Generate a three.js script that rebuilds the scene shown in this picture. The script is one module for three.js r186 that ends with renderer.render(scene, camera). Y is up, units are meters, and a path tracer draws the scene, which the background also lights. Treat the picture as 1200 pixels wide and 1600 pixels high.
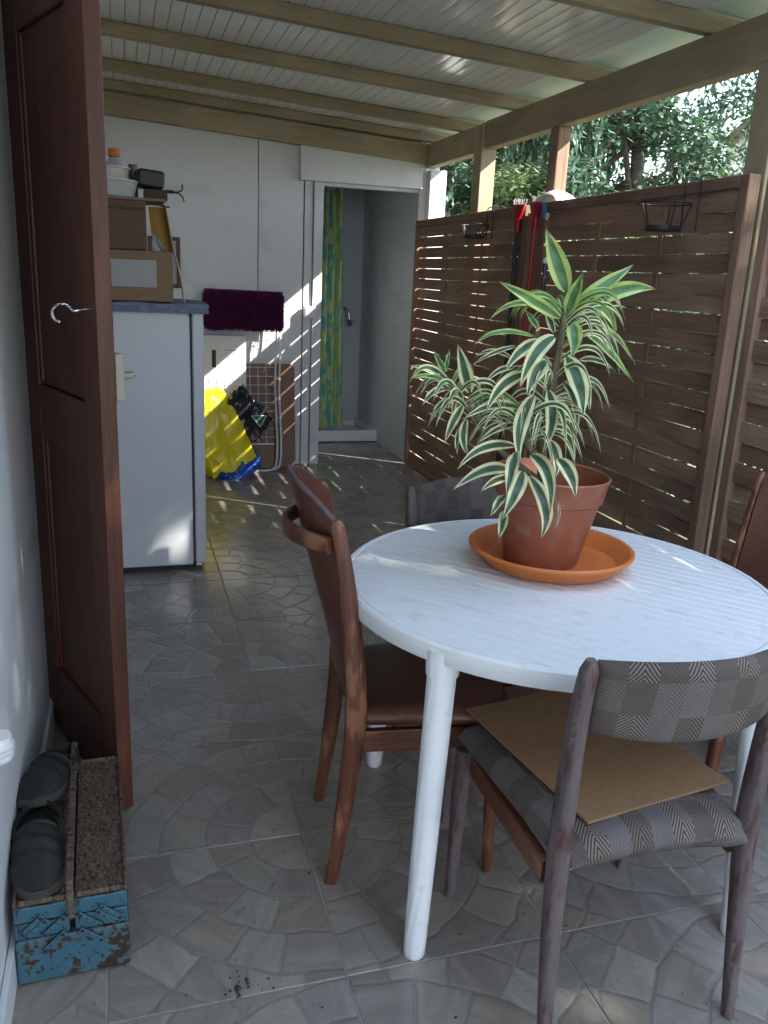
import * as THREE from 'three';
import { mergeGeometries, mergeVertices, toCreasedNormals } from 'three/addons/utils/BufferGeometryUtils.js';
import { RoundedBoxGeometry } from 'three/addons/geometries/RoundedBoxGeometry.js';

// ---------------------------------------------------------------- camera, sky, sun, exposure
const scene = new THREE.Scene();
const camera = new THREE.PerspectiveCamera(62.56, 0.75, 0.05, 400);
camera.position.set(0, 1.416, 0);
camera.quaternion.setFromRotationMatrix(new THREE.Matrix4().makeBasis(
  new THREE.Vector3(0.95721, 0.04395, 0.28603), new THREE.Vector3(0.03715, 0.96156, -0.27208), new THREE.Vector3(-0.28699, 0.27106, 0.91878)));
const renderer = new THREE.WebGLRenderer({ antialias: true });
renderer.toneMapping = THREE.LinearToneMapping;
renderer.toneMappingExposure = 3.35;
renderer.shadowMap.enabled = true;

{ // open blue sky with thin bright haze near the horizon
  const W = 256, Hh = 128, d = new Float32Array(W * Hh * 4);
  for (let j = 0; j < Hh; j++) for (let i = 0; i < W; i++) {
    const el = Math.sin(((j + 0.5) / Hh - 0.5) * Math.PI), k = Math.pow(1 - Math.max(0, el), 3), o = (j * W + i) * 4;
    d[o] = 0.60 + 0.66 * k; d[o + 1] = 0.79 + 0.54 * k; d[o + 2] = 1.10 + 0.34 * k; d[o + 3] = 1;
  }
  const sky = new THREE.DataTexture(d, W, Hh, THREE.RGBAFormat, THREE.FloatType);
  sky.mapping = THREE.EquirectangularReflectionMapping; sky.magFilter = THREE.LinearFilter; sky.needsUpdate = true;
  scene.background = sky; scene.environment = sky;
}
const SUN = new THREE.Vector3(1, 0.87, 0.75).normalize();
const sun = new THREE.DirectionalLight(new THREE.Color(1, 0.95, 0.86), 5);
sun.position.copy(SUN).multiplyScalar(30).add(new THREE.Vector3(1, 0, -4)); sun.target.position.set(1, 0, -4);
sun.castShadow = true; sun.shadow.mapSize.set(4096, 4096);
Object.assign(sun.shadow.camera, { left: -14, right: 14, top: 14, bottom: -14, near: 1, far: 80 });
scene.add(sun, sun.target);

// ---------------------------------------------------------------- helpers
function rng(a) { return () => { a |= 0; a = a + 0x6D2B79F5 | 0; let t = Math.imul(a ^ a >>> 15, 1 | a); t = t + Math.imul(t ^ t >>> 7, 61 | t) ^ t; return ((t ^ t >>> 14) >>> 0) / 4294967296; }; }
const V = (x, y, z) => new THREE.Vector3(x, y, z);
const lerp = (a, b, t) => a + (b - a) * t, clamp = (x, a = 0, b = 1) => Math.min(b, Math.max(a, x));
const sstep = (a, b, x) => { const t = clamp((x - a) / (b - a)); return t * t * (3 - 2 * t); };
function h2(x, y, s) { let n = Math.imul(x, 374761393) + Math.imul(y, 668265263) + Math.imul(s, 1274126177) | 0; n = Math.imul(n ^ n >>> 13, 1274126177); return ((n ^ n >>> 16) >>> 0) / 4294967296; }
function vn(x, y, s, px = 1e6, py = 1e6) { // value noise, repeats after px, py cells
  const xi = Math.floor(x), yi = Math.floor(y), fx = x - xi, fy = y - yi, u = fx * fx * (3 - 2 * fx), v = fy * fy * (3 - 2 * fy);
  const m = (a, p) => ((a % p) + p) % p, x0 = m(xi, px), x1 = m(xi + 1, px), y0 = m(yi, py), y1 = m(yi + 1, py);
  return lerp(lerp(h2(x0, y0, s), h2(x1, y0, s), u), lerp(h2(x0, y1, s), h2(x1, y1, s), u), v);
}
function fbm(x, y, s, px = 1e6, py = 1e6, oct = 4) { let a = 0.5, r = 0, n = 0; for (let i = 0; i < oct; i++) { r += a * vn(x, y, s + i * 17, px, py); n += a; a *= 0.5; x *= 2; y *= 2; px *= 2; py *= 2; } return r / n; }
const toS = (c) => c <= 0.0031308 ? c * 12.92 : 1.055 * Math.pow(c, 1 / 2.4) - 0.055;
function tex(w, h, fn, su = 1, sv = 1, color = true) { // fn(u, v) in 0..1 gives linear colour or one value; su, sv metres covered
  const d = new Uint8Array(w * h * 4);
  for (let j = 0; j < h; j++) for (let i = 0; i < w; i++) {
    const c = fn((i + 0.5) / w, (j + 0.5) / h), o = (j * w + i) * 4;
    for (let k = 0; k < 3; k++) { const q = typeof c === 'number' ? c : c[k]; d[o + k] = clamp(Math.round((color ? toS(clamp(q)) : clamp(q)) * 255), 0, 255); }
    d[o + 3] = 255;
  }
  const t = new THREE.DataTexture(d, w, h, THREE.RGBAFormat);
  t.wrapS = t.wrapT = THREE.RepeatWrapping; t.magFilter = THREE.LinearFilter; t.minFilter = THREE.LinearMipmapLinearFilter; t.generateMipmaps = true;
  if (color) t.colorSpace = THREE.SRGBColorSpace;
  t.repeat.set(1 / su, 1 / sv); t.needsUpdate = true; return t;
}
const mix3 = (a, b, t) => [lerp(a[0], b[0], t), lerp(a[1], b[1], t), lerp(a[2], b[2], t)];
const mul3 = (a, k) => [a[0] * k, a[1] * k, a[2] * k];
const M = (o) => { const p = { ...o }; if (Array.isArray(p.color)) p.color = new THREE.Color().setRGB(...p.color); p.side = THREE.DoubleSide; return (p.clearcoat || p.transmission || p.sheen) ? new THREE.MeshPhysicalMaterial(p) : new THREE.MeshStandardMaterial(p); };
// wood: grain runs along u
function woodTex(c0, c1, seed, { su = 1.2, sv = 0.6, rings = 26, streak = 1, stain = 0.25, stainCol = null } = {}) {
  return tex(512, 512, (u, v) => {
    const w = fbm(u * 3, v * 6, seed, 3, 6, 3), g = vn(u * 6, v * rings * 2 + w * 6, seed + 5, 6, rings * 2), fine = vn(u * 24, v * 220, seed + 9, 24, 220);
    let c = mix3(c0, c1, clamp(0.25 + 0.55 * g * streak + 0.3 * (fine - 0.5)));
    const s = fbm(u * 5, v * 5, seed + 40, 5, 5, 4);
    c = mul3(c, 1 + (s - 0.5) * 2 * stain);
    if (stainCol) c = mix3(c, stainCol, sstep(0.55, 0.72, fbm(u * 9, v * 14, seed + 77, 9, 14, 4)) * 0.8);
    return c;
  }, su, sv);
}
function bumpWood(seed, rings = 60) { return tex(256, 256, (u, v) => 0.5 * vn(u * 4, v * rings, seed, 4, rings) + 0.5 * vn(u * 16, v * 120, seed + 3, 16, 120), 0.8, 0.4, false); }

// box-projected uv in metres; u runs along the grain axis (0 x, 1 y, 2 z)
function uvm(g, axis = 0, off = 0) {
  const n = g.index ? g.toNonIndexed() : g; if (!n.attributes.normal) n.computeVertexNormals();
  const p = n.attributes.position, q = n.attributes.normal, uv = new Float32Array(p.count * 2);
  for (let t = 0; t < p.count; t += 3) {
    let a = [0, 0, 0]; for (let k = 0; k < 3; k++) { a[0] += q.getX(t + k); a[1] += q.getY(t + k); a[2] += q.getZ(t + k); }
    a = a.map(Math.abs); const dom = a[0] >= a[1] && a[0] >= a[2] ? 0 : a[1] >= a[2] ? 1 : 2;
    let ua = axis, va; const rest = [0, 1, 2].filter(i => i !== dom);
    if (dom === axis) { ua = rest[0]; va = rest[1]; } else va = rest.find(i => i !== axis);
    for (let k = 0; k < 3; k++) { const c = [p.getX(t + k), p.getY(t + k), p.getZ(t + k)]; uv[(t + k) * 2] = c[ua] + off * 0.37; uv[(t + k) * 2 + 1] = c[va] + off * 0.61; }
  }
  n.setAttribute('uv', new THREE.BufferAttribute(uv, 2)); return n;
}
const box = (w, h, d, axis = 0, off = 0) => uvm(new THREE.BoxGeometry(w, h, d), axis, off);
const rbox = (w, h, d, r = 0.004, axis = 0, off = 0) => uvm(new RoundedBoxGeometry(w, h, d, 1, Math.min(r, w / 2.01, h / 2.01, d / 2.01)), axis, off);
// loft a rounded profile along a path: pts [[x,y,z,ra,rb]...]
function sweep(pts, { n = 10, m = 0, ref = V(0, 0, 1), e = 1, axis = 1, crease = 0.9, uv = true, closed = false } = {}) {
  const P = pts.map(p => V(p[0], p[1], p[2])), steps = m || (pts.length === 2 ? 1 : pts.length * 4);
  const cv = pts.length > 2 ? new THREE.CatmullRomCurve3(P, closed) : new THREE.LineCurve3(P[0], P[1]);
  const pos = [], idx = [], nn = closed ? pts.length : pts.length - 1;
  for (let s = 0; s <= steps; s++) {
    const t = s / steps, c = cv.getPoint(t), tg = cv.getTangent(t), k = Math.min(nn - 1, Math.floor(t * nn)), f = t * nn - k, A = pts[k], B = pts[(k + 1) % pts.length];
    const ra = lerp(A[3], B[3], f), rb = lerp(A[4] ?? A[3], B[4] ?? B[3], f);
    const up = ref.clone().addScaledVector(tg, -ref.dot(tg)).normalize(), sd = new THREE.Vector3().crossVectors(tg, up);
    for (let i = 0; i < n; i++) { const a = i / n * Math.PI * 2, ca = Math.cos(a), sa = Math.sin(a); const x = Math.sign(ca) * Math.pow(Math.abs(ca), e) * ra, y = Math.sign(sa) * Math.pow(Math.abs(sa), e) * rb; pos.push(c.x + sd.x * x + up.x * y, c.y + sd.y * x + up.y * y, c.z + sd.z * x + up.z * y); }
  }
  for (let s = 0; s < steps; s++) for (let i = 0; i < n; i++) { const a = s * n + i, b = s * n + (i + 1) % n; idx.push(a, b, a + n, b, b + n, a + n); }
  if (!closed) { const c0 = pos.length / 3; pos.push(...P[0].toArray(), ...P[P.length - 1].toArray()); const L = steps * n; for (let i = 0; i < n; i++) { const j = (i + 1) % n; idx.push(c0, j, i, c0 + 1, L + i, L + j); } }
  const g = new THREE.BufferGeometry(); g.setAttribute('position', new THREE.Float32BufferAttribute(pos, 3)); g.setIndex(idx);
  const r = toCreasedNormals(g, crease); return uv ? uvm(r, axis) : r;
}
const rod = (a, b, r, n = 6) => sweep([[...a, r], [...b, r]], { n, ref: Math.abs(b[1] - a[1]) > Math.abs(b[2] - a[2]) ? V(0, 0, 1) : V(0, 1, 0) });
// closed slab that follows a surface: fn(u,v) -> [x,y,z]; th(u,v) thickness; uv = (u*su, v*sv)
function slab(nu, nv, fn, th, su = 1, sv = 1) {
  const C = [], e = 1e-3; const top = [], bot = [];
  for (let j = 0; j <= nv; j++) for (let i = 0; i <= nu; i++) {
    const u = i / nu, v = j / nv, p = V(...fn(u, v)), du = V(...fn(Math.min(1, u + e), v)).sub(V(...fn(Math.max(0, u - e), v))), dv = V(...fn(u, Math.min(1, v + e))).sub(V(...fn(u, Math.max(0, v - e))));
    const nrm = du.cross(dv).normalize(), t = th(u, v) / 2; top.push(p.clone().addScaledVector(nrm, t)); bot.push(p.clone().addScaledVector(nrm, -t)); C.push([u * su, v * sv]);
  }
  const pos = [], uv = [], idx = [], N = top.length, w = nu + 1;
  for (const a of [top, bot]) a.forEach((p, k) => { pos.push(p.x, p.y, p.z); uv.push(...C[k]); });
  for (let j = 0; j < nv; j++) for (let i = 0; i < nu; i++) { const a = j * w + i, b = a + 1, c = a + w, d = c + 1; idx.push(a, b, c, b, d, c, N + a, N + c, N + b, N + b, N + c, N + d); }
  const rim = []; for (let i = 0; i < nu; i++) rim.push(i); for (let j = 0; j < nv; j++) rim.push(j * w + nu); for (let i = nu; i > 0; i--) rim.push(nv * w + i); for (let j = nv; j > 0; j--) rim.push(j * w);
  rim.forEach((a, k) => { const b = rim[(k + 1) % rim.length]; idx.push(a, N + a, b, b, N + a, N + b); });
  const g = new THREE.BufferGeometry(); g.setAttribute('position', new THREE.Float32BufferAttribute(pos, 3)); g.setAttribute('uv', new THREE.Float32BufferAttribute(uv, 2)); g.setIndex(idx);
  return toCreasedNormals(g, 0.9);
}
const lathe = (prof, n = 40, crease = 0.6) => uvm(toCreasedNormals(new THREE.LatheGeometry(prof.map(p => new THREE.Vector2(p[0], p[1])), n), crease), 0);
const used = new Map();
function numbered(n) { const k = used.get(n) ?? 0; used.set(n, k + 1); return k ? n + '_' + String(k).padStart(3, '0') : n; }
function put(o, p, r) { if (p) o.position.set(...p); if (r) o.rotation.set(...r); return o; }
function mesh(name, g, m, parent, p, r) { const o = new THREE.Mesh(g, m); o.name = name; o.castShadow = o.receiveShadow = true; put(o, p, r); parent.add(o); return o; }
function tag(o, label, category, group) { Object.assign(o.userData, { label, category }); if (group) o.userData.group = group; return o; }
function thing(name, label, category, p, r, group) { const o = new THREE.Group(); o.name = numbered(name); scene.add(o); put(o, p, r); return tag(o, label, category, group); }
function single(name, g, m, label, category, p, r, group) { return tag(mesh(numbered(name), g, m, scene, p, r), label, category, group); }
const merge = (a) => mergeGeometries(a.map(g => { const q = g.index ? g.toNonIndexed() : g.clone(); for (const k of Object.keys(q.attributes)) if (!['position', 'normal', 'uv'].includes(k)) q.deleteAttribute(k); return q; }));
const at = (g, x, y, z, rx = 0, ry = 0, rz = 0) => { const q = g.clone(); if (rx || ry || rz) q.applyMatrix4(new THREE.Matrix4().makeRotationFromEuler(new THREE.Euler(rx, ry, rz))); return q.translate(x, y, z); };

// ---------------------------------------------------------------- materials
const pineT = [woodTex([0.40, 0.335, 0.22], [0.31, 0.245, 0.15], 11, { stain: 0.22 }), woodTex([0.43, 0.36, 0.24], [0.33, 0.26, 0.165], 31, { stain: 0.28 })];
const pineB = bumpWood(3);
const PINE = pineT.map(t => M({ map: t, roughness: 0.7, bumpMap: pineB, bumpScale: 0.0012 }));
const fenceT = [[1, 1], [0.86, 0.95], [1.15, 1.1]].map(([k, q], i) => woodTex([0.325 * k, 0.200 * k * q, 0.138 * k * q], [0.205 * k, 0.122 * k, 0.082 * k], 51 + i * 7, { stain: 0.4, su: 1.5, sv: 0.5 }));
const FENCE = fenceT.map(t => M({ map: t, roughness: 0.75, bumpMap: pineB, bumpScale: 0.0018 }));
const DOORW = M({ map: woodTex([0.135, 0.038, 0.017], [0.055, 0.016, 0.009], 91, { stain: 0.3, rings: 14 }), roughness: 0.42, bumpMap: pineB, bumpScale: 0.0006 });
const CHAIRW = M({ map: woodTex([0.165, 0.052, 0.025], [0.075, 0.024, 0.013], 131, { stain: 0.35, stainCol: [0.27, 0.125, 0.06], su: 0.8, sv: 0.3 }), roughness: 0.36, bumpMap: pineB, bumpScale: 0.0006 });
const GREYW = M({ map: woodTex([0.15, 0.115, 0.115], [0.085, 0.062, 0.064], 151, { stain: 0.35, stainCol: [0.07, 0.024, 0.016], su: 0.7, sv: 0.25 }), roughness: 0.5, bumpMap: pineB, bumpScale: 0.0008 });
const wallT = tex(512, 512, (u, v) => { const a = fbm(u * 4, v * 4, 201, 4, 4, 5), b = fbm(u * 18, v * 7, 223, 18, 7, 4); return mul3([0.70, 0.72, 0.73], 0.93 + 0.11 * a - 0.12 * sstep(0.6, 0.8, b)); }, 2.3, 2.3);
const wallB = tex(256, 256, (u, v) => fbm(u * 24, v * 24, 231, 24, 24, 4), 0.5, 0.5, false);
const WALL = M({ map: wallT, roughness: 0.62, bumpMap: wallB, bumpScale: 0.0015 });
const WPAINT = M({ map: wallT, roughness: 0.42, bumpMap: pineB, bumpScale: 0.0008 });
const ROOM = M({ color: [0.68, 0.66, 0.62], roughness: 0.9 });
const PVC = M({ color: [0.82, 0.84, 0.83], roughness: 0.18 });
const ROOFTOP = M({ color: [0.45, 0.47, 0.47], roughness: 0.5 });
const WPLAS = M({ map: tex(512, 512, (u, v) => { const a = fbm(u * 6, v * 6, 301, 6, 6, 5), s = vn(u * 10, v * 150, 311, 10, 150); return mul3([0.80, 0.82, 0.83], 0.965 + 0.05 * a - (s > 0.98 ? 0.16 : 0) - 0.10 * sstep(0.70, 0.8, fbm(u * 22, v * 22, 331, 22, 22, 3))); }, 0.8, 0.8), roughness: 0.3 });
const WHITEM = M({ color: [0.74, 0.76, 0.78], roughness: 0.35 });
const BLACKM = M({ color: [0.018, 0.018, 0.02], roughness: 0.5 });
const DARKR = M({ color: [0.03, 0.03, 0.035], roughness: 0.7 });
const CHROME = M({ color: [0.6, 0.6, 0.62], roughness: 0.2, metalness: 1 });
const leatherB = tex(256, 256, (u, v) => fbm(u * 40, v * 40, 401, 40, 40, 3), 0.25, 0.25, false);
const LEATHER = M({ map: tex(256, 256, (u, v) => mul3([0.105, 0.036, 0.023], 0.75 + 0.5 * fbm(u * 6, v * 6, 411, 6, 6, 5)), 0.5, 0.5), roughness: 0.4, bumpMap: leatherB, bumpScale: 0.0006 });
const CARD = M({ map: tex(256, 256, (u, v) => mul3([0.25, 0.165, 0.095], 0.88 + 0.24 * fbm(u * 8, v * 30, 421, 8, 30, 4)), 0.4, 0.4), roughness: 0.85 });
const HARDB = M({ map: tex(512, 512, (u, v) => mul3([0.27, 0.155, 0.075], 0.82 + 0.3 * fbm(u * 40, v * 40, 431, 40, 40, 3) + 0.15 * (fbm(u * 4, v * 5, 441, 4, 5, 4) - 0.5)), 0.5, 0.5), roughness: 0.75 });
const WORKB = M({ map: woodTex([0.205, 0.105, 0.055], [0.155, 0.075, 0.038], 451, { stain: 0.15 }), roughness: 0.5 });
// ---------------------------------------------------------------- ground and tiled floor
const ground = mesh('ground', uvm(new THREE.CircleGeometry(150, 48).rotateX(-Math.PI / 2)), M({ map: tex(256, 256, (u, v) => mix3([0.12, 0.14, 0.06], [0.24, 0.20, 0.13], fbm(u * 8, v * 8, 471, 8, 8, 5)), 3, 3), roughness: 0.95 }), scene, [0, -0.09, 0]);
ground.userData.kind = 'structure';
const floor = new THREE.Group(); floor.name = 'floor'; floor.userData.kind = 'structure'; scene.add(floor);
mesh('grout_bed', box(2.75, 0.07, 9.9), M({ map: tex(256, 256, (u, v) => mul3([0.34, 0.32, 0.29], 0.7 + 0.5 * fbm(u * 10, v * 10, 481, 10, 10, 4)), 1, 1), roughness: 0.9 }), floor, [0.905, -0.0375, -2.85]);
{
  const T = 0.479, X0 = 0.3965, Z0 = -1.857;
  const pal = [[0.290, 0.260, 0.225], [0.275, 0.248, 0.228], [0.320, 0.290, 0.250], [0.285, 0.248, 0.208], [0.305, 0.275, 0.242], [0.265, 0.234, 0.212]];
  const mats = [];
  for (let k = 0; k < 6; k++) {
    const r = rng(900 + k), rings = [0, 0.128 + r() * 0.012]; while (rings[rings.length - 1] < 0.75) rings.push(rings[rings.length - 1] + 0.085 + r() * 0.045);
    const cuts = rings.map((q, i) => { if (!i) return [0, 2]; const n = Math.max(2, Math.round(1.57 * (q + 0.05) / 0.125)), c = []; const o = r() * 0.5; for (let j = -1; j <= n + 1; j++) c.push((j + o + (r() - 0.5) * 0.42) / n * 1.57); return c; });
    const tint = rings.map((_, i) => cuts[i].map(() => [Math.floor(r() * pal.length), 0.9 + r() * 0.2, r() * 6.28]));
    const field = (u, v) => { // metres from the rosette corner
      const wob = (fbm(u * 18, v * 18, 930 + k) - 0.5) * 0.02, rad = Math.hypot(u, v) + wob, th = Math.atan2(v, u) + wob * 1.5;
      let i = 0; while (i < rings.length - 2 && rings[i + 1] < rad) i++;
      const c = cuts[i]; let j = 0; while (j < c.length - 2 && c[j + 1] < th) j++;
      const de = Math.min(i ? rad - rings[i] : 1, rings[i + 1] - rad, i ? Math.abs(th - c[j]) * rad : 1, i ? Math.abs(c[j + 1] - th) * rad : 1);
      return [i, j, de];
    };
    const cm = tex(512, 512, (u, v) => {
      const [i, j, de] = field(u * T, v * T), q = i ? tint[i][j] : tint[0][0], a = q[2], x = u * Math.cos(a) + v * Math.sin(a), y = -u * Math.sin(a) + v * Math.cos(a);
      let c = mul3(pal[q[0]], q[1] * (0.8 + 0.4 * fbm(x * 5, y * 26, 940 + k + i)));
      c = mul3(c, 0.93 + 0.14 * fbm(u * 60, v * 60, 951));
      c = mix3(c, [0.225, 0.20, 0.18], 0.6 * (1 - sstep(0.0025, 0.0065, de)));
      return mix3(c, [0.07, 0.055, 0.045], 0.4 * sstep(0.74, 0.85, fbm(u * 26, v * 26, 960 + k, 1e6, 1e6, 6)));
    });
    const bm = tex(256, 256, (u, v) => { const [, , de] = field(u * T, v * T); return 0.75 * sstep(0.001, 0.008, de) + 0.25 * fbm(u * 20, v * 20, 970); }, 1, 1, false);
    mats.push(M({ map: cm, bumpMap: bm, bumpScale: 0.0013, roughness: 0.2 }));
  }
  const s = (T - 0.004) / 2, b = 0.0018, geos = [];
  for (const [fx, fz] of [[1, 1], [-1, 1], [1, -1], [-1, -1]]) { // bevelled tile, uv origin at the rosette corner
    const P = [], U = [], q = (...v) => { for (const [x, y, z] of [v[0], v[1], v[2], v[0], v[2], v[3]]) { P.push(x, y, z); U.push(0.5 + fx * x / T, 0.5 + fz * z / T); } };
    const i = s - b, r1 = [[-i, 0, i], [i, 0, i], [i, 0, -i], [-i, 0, -i]], r2 = [[-s, -b, s], [s, -b, s], [s, -b, -s], [-s, -b, -s]], r3 = r2.map(p => [p[0], -0.009, p[2]]);
    q(...r1); for (let k = 0; k < 4; k++) { const l = (k + 1) % 4; q(r2[k], r2[l], r1[l], r1[k]); q(r3[k], r3[l], r2[l], r2[k]); }
    const g = new THREE.BufferGeometry(); g.setAttribute('position', new THREE.Float32BufferAttribute(P, 3)); g.setAttribute('uv', new THREE.Float32BufferAttribute(U, 2)); g.computeVertexNormals(); geos.push(g);
  }
  const r = rng(77);
  for (let i = -2; i <= 3; i++) for (let j = -12; j <= 7; j++) {
    const fx = i & 1 ? -1 : 1, fz = j & 1 ? -1 : 1; // rosettes sit where even tiles meet
    const t = mesh(numbered('tile'), geos[(fx < 0 ? 1 : 0) + (fz < 0 ? 2 : 0)], mats[Math.floor(r() * 6)], floor, [X0 + (i + 0.5) * T, (r() - 0.5) * 0.0008, Z0 + (j + 0.5) * T], [(r() - 0.5) * 0.002, 0, (r() - 0.5) * 0.002]);
  }
}
// ---------------------------------------------------------------- walls
{ // house wall on the left, with the doorway
  const w = thing('house_wall', 'white plastered house wall beside the brown door, with a doorway', 'wall', [-0.27, 0, 0]);
  const seg = (z0, z1, y0, y1) => box(0.2, y1 - y0, z1 - z0).translate(-0.1, (y0 + y1) / 2, (z0 + z1) / 2);
  const sh = new THREE.Shape(); sh.moveTo(-2.2, -0.06); sh.lineTo(2.64, -0.06); sh.lineTo(2.64, 2.1); sh.lineTo(3.5, 2.1); sh.lineTo(3.5, -0.06); sh.lineTo(6.16, -0.06); sh.lineTo(6.16, 2.62); sh.lineTo(-2.2, 2.62);
  const g = new THREE.ExtrudeGeometry(sh, { depth: 0.17, bevelEnabled: true, bevelSize: 0.012, bevelThickness: 0.015, bevelSegments: 3, bevelOffset: -0.012 }); g.rotateY(Math.PI / 2); g.translate(-0.185, 0, 0);
  mesh('wall', uvm(g), WALL, w);
  mesh('skirting_board', rbox(0.013, 0.085, 4.16, 0.003, 2), WPAINT, w, [0.0075, 0.0435, -0.53]);
  const pf = thing('pipe_fitting', 'white ribbed plastic pipe fitting on the left wall above the toolbox', 'fitting', [-0.27, 0.46, -1.62]);
  mesh('ribbed_cap', lathe([[0, 0], [0.028, 0], [0.03, 0.006], [0.027, 0.012], [0.032, 0.018], [0.028, 0.024], [0.033, 0.03], [0.029, 0.037], [0.026, 0.05], [0, 0.052]], 20), WHITEM, pf, [0.0, 0.0, 0]);
  mesh('screw', lathe([[0, 0], [0.006, 0], [0.006, 0.004], [0, 0.005]], 10).rotateZ(-Math.PI / 2), DARKR, pf, [0.001, 0.085, 0]);
  const room = thing('dark_room', 'dark interior room behind the open brown door', 'room', [-0.47, 0, -2.8]);
  mesh('room_wall', merge([at(box(0.1, 2.5, 3), -2.5, 1.25, 0), at(box(2.5, 2.5, 0.1), -1.3, 1.25, -1.55), at(box(2.5, 2.5, 0.1), -1.3, 1.25, 1.55)]), ROOM, room);
  mesh('room_ceiling', box(2.6, 0.06, 3.2), ROOM, room, [-1.29, 2.54, 0]);
  mesh('room_floor', box(2.6, 0.05, 3.2), ROOM, room, [-1.29, -0.03, 0]);
}
{ // back wall of panels, with the shower opening (x 1.375 to 2.075)
  const w = thing('back_wall', 'white painted panel wall at the end of the covered terrace', 'wall', [0, 0, -6.18]);
  mesh('wall_panel', rbox(1.375, 2.55, 0.04, 0.003, 1), WPAINT, w, [0.2285, 1.275, -0.02]).geometry;
  mesh('wall_panel', rbox(0.316, 2.5, 0.04, 0.003, 1, 2), WPAINT, w, [1.079, 1.25, -0.02]);
  mesh('jamb_board', rbox(0.058, 2.28, 0.05, 0.003, 1, 3), WPAINT, w, [1.274, 1.14, -0.02]);
  mesh('jamb_board', rbox(0.066, 2.1, 0.075, 0.003, 1, 4), WPAINT, w, [1.342, 1.05, -0.012]);
  mesh('lintel_board', rbox(0.89, 0.245, 0.10, 0.006, 0, 5), WPAINT, w, [1.645, 2.14, 0.012]);
  mesh('lintel_trim', rbox(0.75, 0.05, 0.05, 0.003, 0, 6), WPAINT, w, [1.74, 2.02, -0.02]);
  mesh('back_sheet', box(2.0, 2.6, 0.02), WPAINT, w, [0.35, 1.3, -0.055]);
  mesh('back_sheet', box(0.9, 0.5, 0.02), WPAINT, w, [1.80, 2.35, -0.055]);
  const s = thing('shower_room', 'narrow blue grey shower room behind the back wall', 'room', [0, 0, -6.2]);
  const SH = M({ color: [0.50, 0.56, 0.59], roughness: 0.55 });
  mesh('side_wall', box(0.05, 2.5, 1.52, 1), WALL, s, [2.105, 1.25, -0.72]);
  mesh('side_wall', box(0.05, 2.5, 1.40, 1), SH, s, [1.25, 1.25, -0.76]);
  mesh('rear_wall', rbox(0.42, 2.5, 0.04, 0.003, 1), SH, s, [1.485, 1.25, -1.46]);
  mesh('rear_wall', rbox(0.38, 2.5, 0.04, 0.003, 1), SH, s, [1.888, 1.25, -1.462]);
  mesh('ceiling', box(0.86, 0.04, 1.44), SH, s, [1.68, 2.36, -0.76]);
  const t = thing('shower_tray', 'white ceramic shower tray with a drain on the floor', 'shower tray', [1.68, 0, -7.31]);
  const sh = new THREE.Shape(); sh.moveTo(-0.395, -0.28); sh.lineTo(0.395, -0.28); sh.lineTo(0.395, 0.32); sh.lineTo(-0.395, 0.32); const ho = new THREE.Path(); ho.moveTo(-0.34, -0.22); ho.lineTo(-0.34, 0.27); ho.lineTo(0.34, 0.27); ho.lineTo(0.34, -0.22); sh.holes.push(ho);
  mesh('rim', uvm(new THREE.ExtrudeGeometry(sh, { depth: 0.08, bevelEnabled: true, bevelSize: 0.008, bevelThickness: 0.008, bevelSegments: 2 }).rotateX(Math.PI / 2).translate(0, 0.095, 0)), WHITEM, t);
  mesh('basin', box(0.70, 0.03, 0.52), WHITEM, t, [0, 0.035, 0.02]);
  mesh('drain', lathe([[0, 0], [0.03, 0], [0.03, 0.004], [0.024, 0.005], [0, 0.003]], 18), CHROME, t, [0.07, 0.051, -0.02]);
  const h = thing('hand_shower', 'chrome hand shower on a curved arm beside the curtain', 'shower', [1.845, 1.04, -7.63]);
  mesh('arm', sweep([[0, 0.06, 0, 0.011], [0.03, 0.08, 0.05, 0.012], [0.08, 0.05, 0.09, 0.013], [0.10, -0.03, 0.10, 0.014]], { n: 8 }), CHROME, h);
  mesh('spray_head', lathe([[0, 0], [0.02, 0], [0.034, 0.03], [0.036, 0.04], [0, 0.042]], 16), CHROME, h, [0.10, -0.075, 0.10], [0.3, 0, 0]);
  mesh('wall_bracket', rbox(0.04, 0.06, 0.02, 0.006), CHROME, h, [0, 0.06, -0.005]);
  const kb = thing('shower_hook', 'small dark wall knob high beside the shower curtain', 'hook', [1.815, 1.70, -7.635]);
  mesh('knob', lathe([[0, 0], [0.018, 0], [0.02, 0.02], [0.012, 0.03], [0, 0.03]], 12).rotateX(Math.PI / 2), DARKR, kb);
  // curtain
  const ct = tex(512, 512, (u, v) => { const n = fbm(u * 9, v * 9, 501, 9, 9, 3), m = fbm(u * 7 + 0.3, v * 8, 521, 7, 8, 2); let c = mix3([0.36, 0.58, 0.24], [0.62, 0.66, 0.30], n); c = mix3(c, [0.16, 0.50, 0.48], sstep(0.53, 0.60, m)); return mix3(c, [0.72, 0.72, 0.42], sstep(0.62, 0.68, fbm(u * 8, v * 6, 541, 8, 6, 2))); }, 0.55, 0.55);
  const cu = thing('shower_curtain', 'green and yellow patterned shower curtain gathered at the left', 'curtain', [1.52, 0.13, -6.98]);
  mesh('cloth', slab(64, 16, (u, v) => { const a = u * 7.5 * Math.PI, k = 0.7 + 0.3 * v; return [u * lerp(0.26, 0.20, v) , v * 1.92, 0.032 * k * Math.sin(a) + 0.01 * Math.sin(u * 5 + v * 4)]; }, () => 0.0015, 0.9, 1.92), M({ map: ct, roughness: 0.75, transmission: 0.25, thickness: 0 }), cu);
  mesh('rail', rod([-0.23, 1.94, 0], [0.54, 1.94, 0], 0.011, 8), CHROME, cu);
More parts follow.
